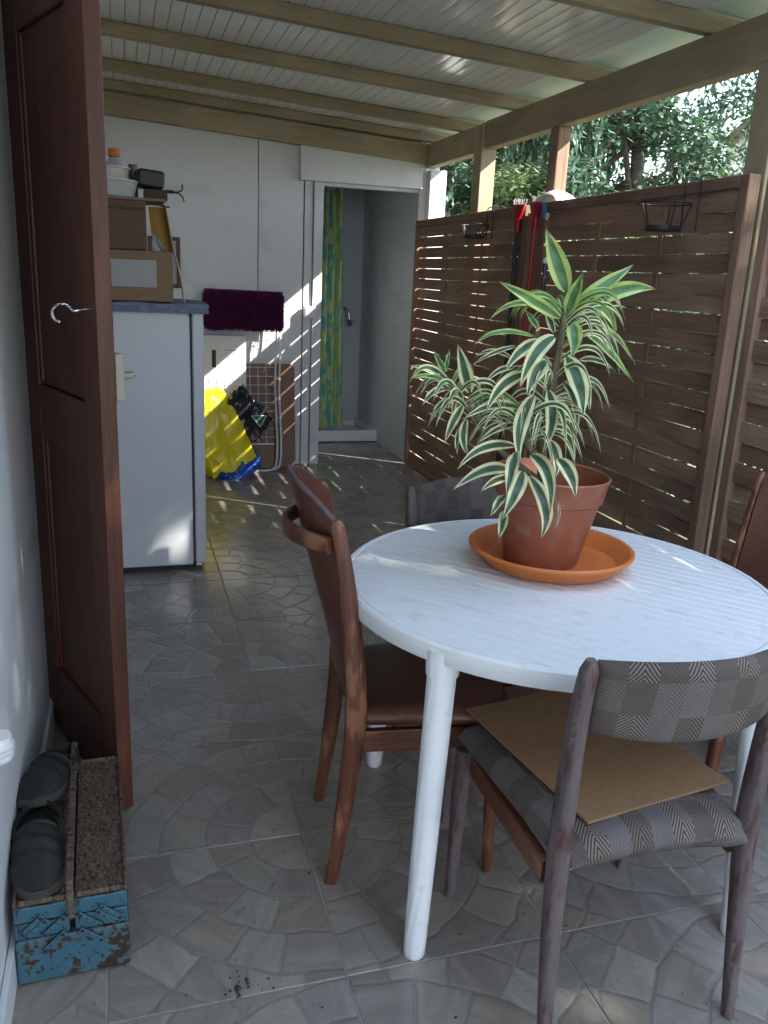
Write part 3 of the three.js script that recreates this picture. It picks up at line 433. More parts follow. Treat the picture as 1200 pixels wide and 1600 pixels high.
  // plastic bags
  function bag(sx, sy, sz, seed, round, amp) {
    const g = mergeVertices(new THREE.BoxGeometry(2, 2, 2, 26, 26, 12).deleteAttribute('uv').deleteAttribute('normal')), p = g.attributes.position;
    for (let i = 0; i < p.count; i++) {
      const v = V(p.getX(i), p.getY(i), p.getZ(i)), s = v.clone().normalize().multiplyScalar(1.25); v.lerp(s, round);
      const rd = (a, b, f, q) => 1 - Math.abs(2 * vn(a * f, b * f, q) - 1) * 1.0;
      const n = rd(v.x + v.z * 0.7 + 9, v.y + v.z * 0.4 + 9, 1.6, seed) * 0.6 + rd(v.x * 0.8 - v.z + 9, v.y + 9, 3.4, seed + 1) * 0.3 + rd(v.x + 9, v.y - v.z + 9, 7, seed + 2) * 0.12;
      v.multiplyScalar(1 + (n - 0.55) * amp); p.setXYZ(i, v.x * sx, v.y * sy, v.z * sz);
    }
    return uvm(toCreasedNormals(g, 0.35));
  }
  single('yellow_bag', bag(0.165, 0.265, 0.085, 3, 0.3, 0.28), M({ color: [0.72, 0.60, 0.02], roughness: 0.3 }), 'crumpled yellow plastic bag slumped beside the fridge door', 'bag', [0.575, 0.325, -5.80], [-0.1, 0.15, 0.42]);
  single('black_bag', bag(0.135, 0.15, 0.07, 13, 0.5, 0.5), M({ color: [0.022, 0.022, 0.026], roughness: 0.22 }), 'shiny black plastic bag bulging above the yellow bag', 'bag', [0.765, 0.42, -5.86], [-0.1, 0.2, 0.75]);
  single('blue_bag', bag(0.13, 0.065, 0.07, 23, 0.4, 0.4), M({ color: [0.01, 0.07, 0.36], roughness: 0.3 }), 'blue plastic bag on the floor under the yellow bag', 'bag', [0.73, 0.085, -5.80], [0, 0.2, 0.35]);
  const tr = single('green_tag', (() => { const s = new THREE.Shape(); s.moveTo(-0.055, 0.03); s.lineTo(0.055, 0.025); s.lineTo(0.01, -0.05); return uvm(new THREE.ExtrudeGeometry(s, { depth: 0.003, bevelEnabled: false })); })(), M({ color: [0.03, 0.10, 0.075], roughness: 0.35 }), 'small dark green triangular tag on the black bag', 'tag', [0.865, 0.415, -5.76], [0, 0.25, 0]);
  for (const [a, b] of [[[-0.055, 0.03], [0.055, 0.025]], [[0.055, 0.025], [0.01, -0.05]], [[0.01, -0.05], [-0.055, 0.03]]]) mesh('border', rod([...a, 0.003], [...b, 0.003], 0.0045, 5), M({ color: [0.42, 0.55, 0.50], roughness: 0.4 }), tr);
}
// ---------------------------------------------------------------- table
const TX = 0.974, TZ = -1.708, TY = 0.73, TR = 0.514;
{
  const t = thing('round_table', 'round white plastic garden table with a slatted top', 'table', [TX, 0, TZ], [0, -0.16, 0]);
  const ga = -0.70, pitch = 0.0345, R0 = TR - 0.016, n = Math.ceil(2 * R0 / pitch);
  const top = mesh('tabletop', lathe([[0, TY - 0.012], [R0 - 0.012, TY - 0.012], [R0 - 0.004, TY - 0.0115], [R0 + 0.0005, TY - 0.001], [R0 + 0.004, TY], [TR - 0.006, TY - 0.001], [TR - 0.001, TY - 0.006], [TR, TY - 0.014], [TR - 0.002, TY - 0.040], [TR - 0.004, TY - 0.043], [TR - 0.008, TY - 0.043], [TR - 0.010, TY - 0.02], [0, TY - 0.02]], 72), WPLAS, t);
  for (let i = 0; i < n; i++) {
    const v0 = -R0 + i * pitch + 0.0013, v1 = Math.min(R0 - 0.004, -R0 + (i + 1) * pitch - 0.0013), rr = R0 - 0.0035; if (v1 - v0 < 0.008) continue;
    const s = new THREE.Shape(), X = (v) => Math.sqrt(Math.max(1e-5, rr * rr - v * v)), c = [];
    for (let k = 0; k <= 4; k++) { const v = lerp(v0, v1, k / 4); c.push([X(v), v]); } for (let k = 4; k >= 0; k--) { const v = lerp(v0, v1, k / 4); c.push([-X(v), v]); }
    c.forEach((q, k) => k ? s.lineTo(...q) : s.moveTo(...q));
    const g = new THREE.ExtrudeGeometry(s, { depth: 0.0085, bevelEnabled: true, bevelSize: 0.0018, bevelThickness: 0.0012, bevelSegments: 1, bevelOffset: -0.0018 });
    mesh(numbered('slat'), uvm(g.rotateX(-Math.PI / 2), 0, i), WPLAS, top, [0, TY - 0.0115, 0], [0, ga, 0]);
  }
  for (const [x, z] of [[-1, 1], [1, 1], [-1, -1], [1, -1]]) {
    const a = 0.342, b = 0.368, g = sweep([[x * b, 0.0, z * b, 0.021], [x * b, 0.006, z * b, 0.0235], [x * a, TY - 0.06, z * a, 0.030]], { n: 20, m: 20, crease: 0.7 });
    const l = mesh('leg', g, WPLAS, t); mesh('collar', sweep([[x * a, TY - 0.075, z * a, 0.0335], [x * (a - 0.001), TY - 0.019, z * (a - 0.001), 0.036]], { n: 20 }), WPLAS, l);
  }
}
// ---------------------------------------------------------------- chairs
function frontArc(u, w, bow) { return [(u - 0.5) * w, bow * (1 - Math.pow(2 * u - 1, 2))]; }
// upholstered chair, faces local -z
const fabT = tex(1024, 1024, (u, v) => {
  const S = 0.30, x = u * S, y = v * S, cw = S / 6, ch = S / 4, i = Math.floor(x / cw), j = Math.floor(y / ch), fx = x / cw - i;
  const kind = h2(i, (j + (i & 1 ? 0 : 0)) & 3, 5), col = i % 2;
  const tri = Math.abs(fx - 0.5) * cw, ph = ((y + tri * 1.15) / 0.0085) % 1, zig = sstep(0.30, 0.42, ph) - sstep(0.80, 0.92, ph);
  const dark = col ? [0.055, 0.036, 0.028] : [0.10, 0.080, 0.070], lite = col ? [0.215, 0.185, 0.168] : [0.165, 0.145, 0.14];
  const amt = ((i + j) & 1) ? (kind > 0.25 ? 0.9 : 0.5) : (kind > 0.5 ? 0.5 : 0.2), base = ((i + j) & 1) ? dark : (kind > 0.5 ? [0.115, 0.100, 0.096] : [0.082, 0.064, 0.055]);
  const c = mix3(base, lite, zig * amt); return mul3(c, (0.82 + 0.3 * vn(u * 300, v * 300, 821, 300, 300)) * (0.85 + 0.3 * fbm(u * 5, v * 5, 831, 5, 5, 4)));
}, 0.30, 0.30);
const FABRIC = M({ map: fabT, roughness: 0.92, bumpMap: tex(256, 256, (u, v) => 0.5 * vn(u * 90, v * 90, 841, 90, 90) + 0.5 * vn(u * 40, v * 120, 843, 40, 120), 0.15, 0.15, false), bumpScale: 0.0012 });
function fabricChair(label, p, ry) {
  const c = thing('upholstered_chair', label, 'chair', p, [0, ry, 0], 'chairs around the white table');
  const W = 0.40, D = 0.41;
  for (const s of [-1, 1]) {
    mesh('leg', sweep([[s * W / 2 * 1.03, 0, 0.035, 0.011, 0.013], [s * W / 2 * 1.02, 0.22, 0.015, 0.0165, 0.019], [s * W / 2, 0.42, 0.0, 0.019, 0.024], [s * W / 2, 0.58, 0.004, 0.018, 0.022], [s * W / 2, 0.70, 0.012, 0.017, 0.019], [s * W / 2, 0.80, 0.028, 0.016, 0.016], [s * W / 2, 0.822, 0.032, 0.009, 0.009]], { n: 12, m: 30, e: 0.8, ref: V(0, 0, 1) }), GREYW, c);
    mesh('leg', sweep([[s * (W / 2 + 0.03), 0, -D - 0.005, 0.012, 0.012], [s * (W / 2 + 0.028), 0.2, -D, 0.0165, 0.0165], [s * (W / 2 + 0.022), 0.395, -D, 0.02, 0.02]], { n: 12, e: 0.8 }), GREYW, c);
    mesh('side_rail', rbox(0.022, 0.05, D - 0.05, 0.004, 2), CHAIRW, c, [s * (W / 2 + 0.004), 0.363, -D / 2 - 0.004]);
  }
  mesh('front_rail', rbox(W - 0.02, 0.045, 0.022, 0.004), CHAIRW, c, [0, 0.363, -D]);
  mesh('seat', slab(28, 24, (u, v) => { const wd = lerp(0.385, 0.455, v); return [(u - 0.5) * wd, 0.412 + 0.016 * Math.cos((u - 0.5) * 2.6) - 0.012 * Math.pow(Math.abs(2 * u - 1), 4), lerp(0.022, -D - 0.035, v)]; }, (u, v) => 0.062 * Math.pow(Math.max(0, (1 - Math.pow(Math.abs(2 * u - 1), 18)) * (1 - Math.pow(Math.abs(2 * v - 1), 18))), 0.32) + 0.006, 0.44, 0.46), FABRIC, c);
  mesh('backrest', slab(28, 12, (u, v) => { const a = 2 * u - 1; return [a * 0.186, lerp(0.665, 0.83, v) + 0.010 * a * a * (1 - 2 * v), 0.0 + 0.058 * (1 - a * a) + 0.028 * v]; }, (u, v) => 0.040 * Math.pow(Math.max(0, (1 - Math.pow(Math.abs(2 * u - 1), 12)) * (1 - Math.pow(Math.abs(2 * v - 1), 4))), 0.45) + 0.003, 0.42, 0.18), FABRIC, c);
  return c;
}
fabricChair('herringbone upholstered chair with worn grey legs and a board on its seat', [0.915, 0, -1.135], -0.02);
fabricChair('herringbone upholstered chair pushed in on the plant side of the table', [0.99, 0, -2.25], Math.PI + 0.05);
single('seat_board', rbox(0.355, 0.006, 0.44, 0.0015, 0), HARDB, 'thin brown hardboard sheet lying on the upholstered seat', 'board', [0.925, 0.4645, -1.405], [0.012, 0.15, 0]);
// leather chair with a curved back, faces local +x
function leatherChair(label, p, ry) {
  const c = thing('leather_chair', label, 'chair', p, [0, ry, 0], 'chairs around the white table');
  const W = 0.335, xo = (y) => { const k = [[0, 0], [0.25, 0.027], [0.45, 0.042], [0.64, 0.028], [0.79, 0.008], [0.92, -0.016]]; for (let i = 1; i < k.length; i++) if (y <= k[i][0]) return lerp(k[i - 1][1], k[i][1], (y - k[i - 1][0]) / (k[i][0] - k[i - 1][0])); return -0.02; };
  for (const s of [-1, 1]) {
    const in_ = (y) => s * (W / 2 + 0.006 * Math.sin(y * 3));
    mesh('leg', sweep([[xo(0) - 0.004, 0, in_(0), 0.010, 0.014], [xo(0.12) , 0.12, in_(0.12), 0.012, 0.018], [xo(0.25), 0.25, in_(0.25), 0.013, 0.022], [xo(0.45), 0.45, in_(0.45), 0.013, 0.026], [xo(0.64), 0.64, in_(0.64), 0.013, 0.022], [xo(0.79), 0.79, in_(0.79), 0.012, 0.018], [xo(0.90), 0.895, in_(0.9), 0.011, 0.015], [xo(0.92), 0.912, in_(0.9), 0.006, 0.008]], { n: 12, m: 40, e: 0.65, ref: V(1, 0, 0) }), CHAIRW, c);
    mesh('leg', sweep([[0.385, 0, s * 0.165, 0.010, 0.010], [0.38, 0.2, s * 0.168, 0.015, 0.015], [0.372, 0.41, s * 0.168, 0.019, 0.019]], { n: 10, e: 0.65, ref: V(1, 0, 0) }), CHAIRW, c);
    mesh('seat_rail', rbox(0.32, 0.055, 0.02, 0.004, 0), CHAIRW, c, [0.205, 0.383, s * 0.168]);
  }
  mesh('seat_rail', rbox(0.02, 0.055, 0.31, 0.004, 2), CHAIRW, c, [0.378, 0.383, 0]);
  mesh('seat', slab(24, 20, (u, v) => { const a = 2 * u - 1, wd = lerp(0.165, 0.218, Math.pow(v, 0.6)) * (1 - 0.10 * Math.pow(v, 8)); return [lerp(0.03, 0.43 - 0.035 * a * a, v), 0.437 + 0.008 * Math.sin(v * 3), a * wd]; }, (u, v) => 0.05 * Math.pow(Math.max(0, (1 - Math.pow(Math.abs(2 * u - 1), 8)) * (1 - Math.pow(Math.abs(2 * v - 1), 8))), 0.45) + 0.005, 0.4, 0.4), LEATHER, c);
  const bow = (a, y) => -0.066 * (1 - a * a) * sstep(0.3, 0.9, y);
  mesh('backrest', slab(24, 20, (u, v) => { const a = 2 * u - 1, y = lerp(0.45, 0.895 + 0.085 * Math.pow(Math.max(0, 1 - a * a), 0.8), v); return [xo(Math.min(0.92, y)) + bow(a, y) + 0.004 - 0.02 * sstep(0.88, 1.0, y), y, a * (W / 2 - 0.006)]; }, (u, v) => 0.012 + 0.016 * Math.pow(Math.max(0, 1 - Math.pow(Math.abs(2 * v - 1), 10)), 0.5), 0.34, 0.5), LEATHER, c);
  mesh('piping', sweep(Array.from({ length: 13 }, (_, i) => { const a = -1 + i / 6, y = 0.897 + 0.085 * Math.pow(Math.max(0, 1 - a * a), 0.8); return [xo(0.92) + bow(a, 0.97) - 0.03 * sstep(0.88, 1.0, y) + 0.004, y, a * (W / 2 - 0.008), 0.006]; }), { n: 8, ref: V(1, 0, 0) }), M({ color: [0.10, 0.07, 0.075], roughness: 0.5 }), c);
  mesh('curved_rail', sweep(Array.from({ length: 11 }, (_, i) => { const a = -1 + i / 5; return [xo(0.87) - 0.022 - 0.086 * (1 - a * a), 0.855, a * (W / 2 + 0.004), 0.008, 0.020]; }), { n: 12, e: 0.6, ref: V(0, 1, 0), m: 30 }), CHAIRW, c);
  return c;
}
leatherChair('brown leather chair with scuffed edges, back to the aisle beside the fridge', [0.452, 0, -1.828], -0.13);
leatherChair('brown leather chair with its back against the woven fence', [1.775, 0, -1.80], Math.PI + 0.12);
// ---------------------------------------------------------------- potted plant
{
  const terra = (c, s) => M({ map: tex(256, 256, (u, v) => mix3(mul3(c, 0.84 + 0.24 * fbm(u * 5, v * 5, s, 5, 5, 5) + 0.05 * vn(u * 80, v * 80, s + 3, 80, 80)), [0.45, 0.36, 0.30], 0.16 * sstep(0.50, 0.85, fbm(u * 9, v * 4, s + 9, 9, 4, 5))), 0.3, 0.3), roughness: 0.5 });
  const SA = terra([0.66, 0.185, 0.040], 861), PO = terra([0.275, 0.085, 0.045], 871);
  single('plant_saucer', lathe([[0, 0], [0.155, 0], [0.168, 0.004], [0.196, 0.034], [0.206, 0.040], [0.207, 0.045], [0.203, 0.048], [0.196, 0.046], [0.190, 0.040], [0.164, 0.011], [0.150, 0.0075], [0.12, 0.009], [0.115, 0.0075], [0, 0.0075]], 64, 0.5), SA, 'orange plastic saucer under the terracotta pot', 'saucer', [1.012, TY + 0.0015, -1.815]);
  const pl = thing('potted_dracaena', 'variegated dracaena in a terracotta pot on the white table', 'plant', [0.985, TY + 0.0105, -1.815]);
  const pot = mesh('pot', lathe([[0, 0], [0.090, 0], [0.096, 0.003], [0.098, 0.01], [0.132, 0.168], [0.135, 0.170], [0.139, 0.172], [0.148, 0.222], [0.151, 0.226], [0.152, 0.231], [0.148, 0.234], [0.144, 0.230], [0.133, 0.172], [0.125, 0.16], [0, 0.158]], 56, 0.5), PO, pl, null, [0.02, 0, -0.03]); pot.scale.set(0.95, 0.98, 0.95);
  mesh('soil', lathe([[0.1325, 0.168], [0.09, 0.176], [0, 0.180]], 30), M({ map: tex(128, 128, (u, v) => mul3([0.03, 0.02, 0.014], 0.5 + fbm(u * 30, v * 30, 881, 30, 30, 3)), 0.2, 0.2), roughness: 1 }), pot);
  const STEM = M({ map: tex(128, 128, (u, v) => mul3([0.14, 0.12, 0.075], 0.6 + 0.8 * vn(u * 4, v * 40, 891, 4, 40)), 0.1, 0.1), roughness: 0.85 });
  const o = [0.985, TY + 0.0105, -1.815], rel = (p) => [p[0] - o[0], p[1] - o[1], p[2] - o[2]];
  const stemA = [[0.975, 0.90, -1.815, 0.012], [0.957, 1.046, -1.805, 0.011], [0.964, 1.169, -1.80, 0.010], [0.974, 1.274, -1.80, 0.009], [0.978, 1.36, -1.80, 0.007]];
  const stemB = [[0.955, 0.95, -1.815, 0.009], [0.87, 1.01, -1.83, 0.008], [0.80, 1.075, -1.83, 0.007], [0.755, 1.135, -1.83, 0.006], [0.705, 1.195, -1.83, 0.005]];
  const stemC = [[0.96, 0.99, -1.81, 0.008], [0.90, 1.05, -1.78, 0.007], [0.885, 1.13, -1.775, 0.006]];
  for (const s of [stemA, stemB, stemC]) mesh('stem', sweep(s.map(p => [...rel(p), p[3]]), { n: 9 }), STEM, pl);
  const LEAF = [0, 1, 2].map(k => M({ vertexColors: true, roughness: 0.42 + k * 0.04, transmission: 0.22, thickness: 0 }));
  const rr = rng(4242);
  function leaf(B, Mm, T, w, young) {
    const b = V(...B), t = V(...T), m = V(...Mm), ctrl = m.clone().multiplyScalar(2).addScaledVector(b, -0.5).addScaledVector(t, -0.5), cv = new THREE.QuadraticBezierCurve3(b, ctrl, t);
    const S = 12, nv = [-1, -0.53, -0.47, -0.2, 0.2, 0.47, 0.53, 1], pos = [], col = [], idx = [];
    const view = V(-0.45 + (rr() - 0.5) * 0.7, 0.35 + (rr() - 0.5) * 0.5, 0.85), k = 0.9 + rr() * 0.25, fold = 0.12 + rr() * 0.16, tip = rr() < 0.4 ? 0.84 + rr() * 0.1 : 2;
    const edge = young ? [0.42 * k, 0.56 * k, 0.15 * k] : [0.78 * k, 0.76 * k, 0.43 * k], mid = young ? [0.085, 0.19, 0.065] : [0.048, 0.115, 0.060], tr = young ? [0.16, 0.30, 0.07] : [0.20, 0.28, 0.13];
    for (let s = 0; s <= S; s++) {
      const f = s / S, c = cv.getPoint(f), tg = cv.getTangent(f), sd = new THREE.Vector3().crossVectors(tg, view).normalize(), nr = new THREE.Vector3().crossVectors(sd, tg).normalize();
      const hw = w / 2 * Math.max(0.02, Math.pow(Math.sin(Math.PI * clamp(0.10 + 0.90 * Math.pow(f, 0.80))), 0.95)) * (f < 0.08 ? 0.75 : 1);
      nv.forEach((q, i) => { const p = c.clone().addScaledVector(sd, q * hw).addScaledVector(nr, Math.abs(q) * hw * fold * 2 + 0.0012 * Math.sin(f * 17 + q * 3)); pos.push(p.x, p.y, p.z); const a = Math.abs(q), j = 0.9 + 0.2 * h2(i, s >> 1, Math.floor(w * 1e5)); const dry = f > tip ? (f - tip) * 9 : 0; const cc = dry > 0.2 ? mix3(edge, [0.30, 0.19, 0.08], clamp(dry)) : a > 0.5 ? edge : a > 0.4 ? mix3(mid, tr, 0.2) : mid; col.push(cc[0] * j, cc[1] * j, cc[2] * j); });
    }
    const n = nv.length; for (let s = 0; s < S; s++) for (let i = 0; i < n - 1; i++) { const a = s * n + i; idx.push(a, a + 1, a + n, a + 1, a + n + 1, a + n); }
    const g = new THREE.BufferGeometry(); g.setAttribute('position', new THREE.Float32BufferAttribute(pos, 3)); g.setAttribute('color', new THREE.Float32BufferAttribute(col, 3)); g.setIndex(idx); g.computeVertexNormals();
    mesh(numbered('leaf'), g, LEAF[Math.floor(rr() * 3)], pl);
  }
  const leaves = [[0.98,1.397,-1.805,0.95,1.465,-1.812,0.921,1.532,-1.82,0.047],
    [0.979,1.348,-1.788,0.983,1.394,-1.769,0.987,1.439,-1.75,0.034],
    [1.005,1.361,-1.8,1.075,1.412,-1.8,1.145,1.463,-1.8,0.038],
    [1.038,1.367,-1.807,1.139,1.407,-1.819,1.234,1.41,-1.83,0.039],
    [0.963,1.338,-1.793,0.876,1.377,-1.781,0.792,1.413,-1.77,0.029],
    [0.951,1.355,-1.8,0.856,1.367,-1.8,0.791,1.327,-1.8,0.015],
    [1.024,1.362,-1.79,1.07,1.355,-1.775,1.096,1.306,-1.76,0.028],
    [0.922,1.31,-1.813,0.912,1.33,-1.831,0.902,1.351,-1.85,0.016],
    [1.05,1.323,-1.795,1.108,1.301,-1.788,1.17,1.234,-1.78,0.018],
    [1.031,1.306,-1.788,1.088,1.264,-1.769,1.151,1.195,-1.75,0.021],
    [0.988,1.327,-1.78,0.982,1.293,-1.75,0.965,1.254,-1.72,0.037],
    [0.907,1.293,-1.8,0.814,1.3,-1.8,0.757,1.268,-1.8,0.014],
    [0.947,1.295,-1.78,0.886,1.255,-1.75,0.842,1.184,-1.72,0.036],
    [0.914,1.285,-1.788,0.858,1.26,-1.769,0.818,1.219,-1.75,0.027],
    [0.93,1.239,-1.778,0.889,1.213,-1.744,0.857,1.168,-1.71,0.039],
    [0.98,1.251,-1.775,1.0,1.193,-1.738,0.997,1.125,-1.7,0.046],
    [1.005,1.243,-1.785,1.031,1.19,-1.763,1.036,1.128,-1.74,0.025],
    [0.884,1.208,-1.788,0.822,1.183,-1.769,0.779,1.127,-1.75,0.03],
    [0.885,1.127,-1.79,0.805,1.137,-1.775,0.728,1.108,-1.76,0.025],
    [0.906,1.16,-1.775,0.859,1.092,-1.738,0.849,1.02,-1.7,0.036],
    [0.94,1.173,-1.772,0.938,1.112,-1.732,0.898,1.042,-1.69,0.033],
    [0.88,1.088,-1.793,0.825,1.082,-1.781,0.77,1.048,-1.77,0.017],
    [0.876,1.039,-1.788,0.786,1.039,-1.769,0.718,0.994,-1.75,0.025],
    [0.862,0.982,-1.785,0.788,0.986,-1.763,0.704,0.947,-1.74,0.03],
    [0.83,1.048,-1.682,0.783,1.025,-1.602,0.767,0.975,-1.585,0.03],
    [0.849,1.002,-1.682,0.796,0.975,-1.602,0.762,0.922,-1.585,0.034],
    [0.865,0.963,-1.788,0.82,0.959,-1.769,0.78,0.94,-1.75,0.021],
    [0.814,0.951,-1.682,0.759,0.955,-1.602,0.733,0.929,-1.585,0.022],
    [0.811,0.909,-1.682,0.771,0.904,-1.602,0.757,0.879,-1.585,0.022],
    [0.866,1.04,-1.682,0.871,1.009,-1.602,0.873,0.924,-1.585,0.031],
    [0.866,0.991,-1.682,0.871,0.936,-1.602,0.858,0.876,-1.585,0.034],
    [0.956,1.054,-1.772,0.957,1.021,-1.732,0.937,0.984,-1.69,0.028],
    [0.934,1.031,-1.682,0.924,1.012,-1.602,0.932,0.966,-1.585,0.032],
    [0.981,1.104,-1.78,0.995,1.063,-1.75,1.0,1.008,-1.72,0.023],
    [0.971,1.146,-1.785,0.983,1.129,-1.763,0.988,1.094,-1.74,0.022],
    [0.983,1.191,-1.782,1.006,1.145,-1.757,1.002,1.067,-1.73,0.02],
    [0.936,0.941,-1.682,0.906,0.928,-1.602,0.889,0.886,-1.585,0.006],
    [1.031,1.241,-1.8,1.08,1.241,-1.8,1.131,1.215,-1.8,0.016],
    [1.02,1.267,-1.805,1.067,1.27,-1.812,1.108,1.256,-1.82,0.013],
    [0.864,1.27,-1.805,0.811,1.252,-1.812,0.764,1.223,-1.82,0.012],
    [0.858,1.242,-1.807,0.813,1.257,-1.819,0.775,1.241,-1.83,0.012],
    [0.86,1.221,-1.8,0.822,1.213,-1.8,0.791,1.183,-1.8,0.014],
    [1.055,1.326,-1.792,1.101,1.285,-1.781,1.123,1.21,-1.77,0.019],
    [0.964,1.302,-1.815,0.959,1.337,-1.837,0.953,1.373,-1.86,0.019],
    [1.028,1.333,-1.817,1.065,1.355,-1.843,1.104,1.377,-1.87,0.019],
    [0.764,1.161,-1.82,0.739,1.219,-1.805,0.714,1.274,-1.79,0.033],
    [0.701,1.201,-1.83,0.66,1.213,-1.83,0.616,1.22,-1.83,0.015],
    [0.704,1.187,-1.825,0.653,1.199,-1.818,0.613,1.192,-1.81,0.012],
    [0.705,1.206,-1.835,0.692,1.23,-1.842,0.679,1.254,-1.85,0.015],
    [0.708,1.205,-1.84,0.717,1.23,-1.855,0.726,1.255,-1.87,0.011],
    [0.704,1.168,-1.823,0.669,1.16,-1.811,0.642,1.133,-1.8,0.018],
    [0.725,1.146,-1.823,0.69,1.134,-1.811,0.664,1.106,-1.8,0.015],
    [0.748,1.13,-1.818,0.719,1.094,-1.799,0.694,1.05,-1.78,0.022],
    [0.76,1.098,-1.818,0.747,1.057,-1.799,0.755,1.018,-1.78,0.021],
    [0.747,1.078,-1.823,0.737,1.047,-1.811,0.736,1.018,-1.8,0.012],
    [0.771,1.171,-1.835,0.793,1.181,-1.842,0.815,1.169,-1.85,0.014],
    [0.769,1.148,-1.83,0.792,1.123,-1.83,0.807,1.084,-1.83,0.012],
    [0.723,1.161,-1.83,0.71,1.142,-1.83,0.705,1.107,-1.83,0.012],
    [0.739,1.152,-1.828,0.728,1.128,-1.824,0.727,1.098,-1.82,0.012]];
  leaves.forEach((l, i) => leaf(rel(l.slice(0, 3)), rel(l.slice(3, 6)), rel(l.slice(6, 9)), l[9], i < 12 || (i > 45 && i < 50)));
  // the smaller leaves behind and between
  for (let i = 0; i < 95; i++) {
    const side = i % 5 === 0, mid = i % 5 === 1, st = side ? stemB : mid ? stemC : stemA, f = side ? 0.55 + rr() * 0.45 : mid ? 0.35 + rr() * 0.65 : 0.30 + rr() * 0.68, k = Math.min(st.length - 2, Math.floor(f * (st.length - 1))), g = f * (st.length - 1) - k;
    const b = [0, 1, 2].map(q => lerp(st[k][q], st[k + 1][q], g)), a = rr() * Math.PI * 2, len = (side ? 0.09 : 0.13) + rr() * 0.05, up = lerp(-0.1, 0.55, f) * (0.4 + rr() * 0.6), dx = Math.cos(a), dz = Math.sin(a);
    const m = [b[0] + dx * len * 0.5, b[1] + len * (0.18 + up * 0.35), b[2] + dz * len * 0.5], t = [b[0] + dx * len * 0.82, b[1] + len * (up - 0.38), b[2] + dz * len * 0.82];
    leaf(rel(b), rel(m), rel(t), 0.008 + rr() * 0.009, f > 0.9);
  }
}
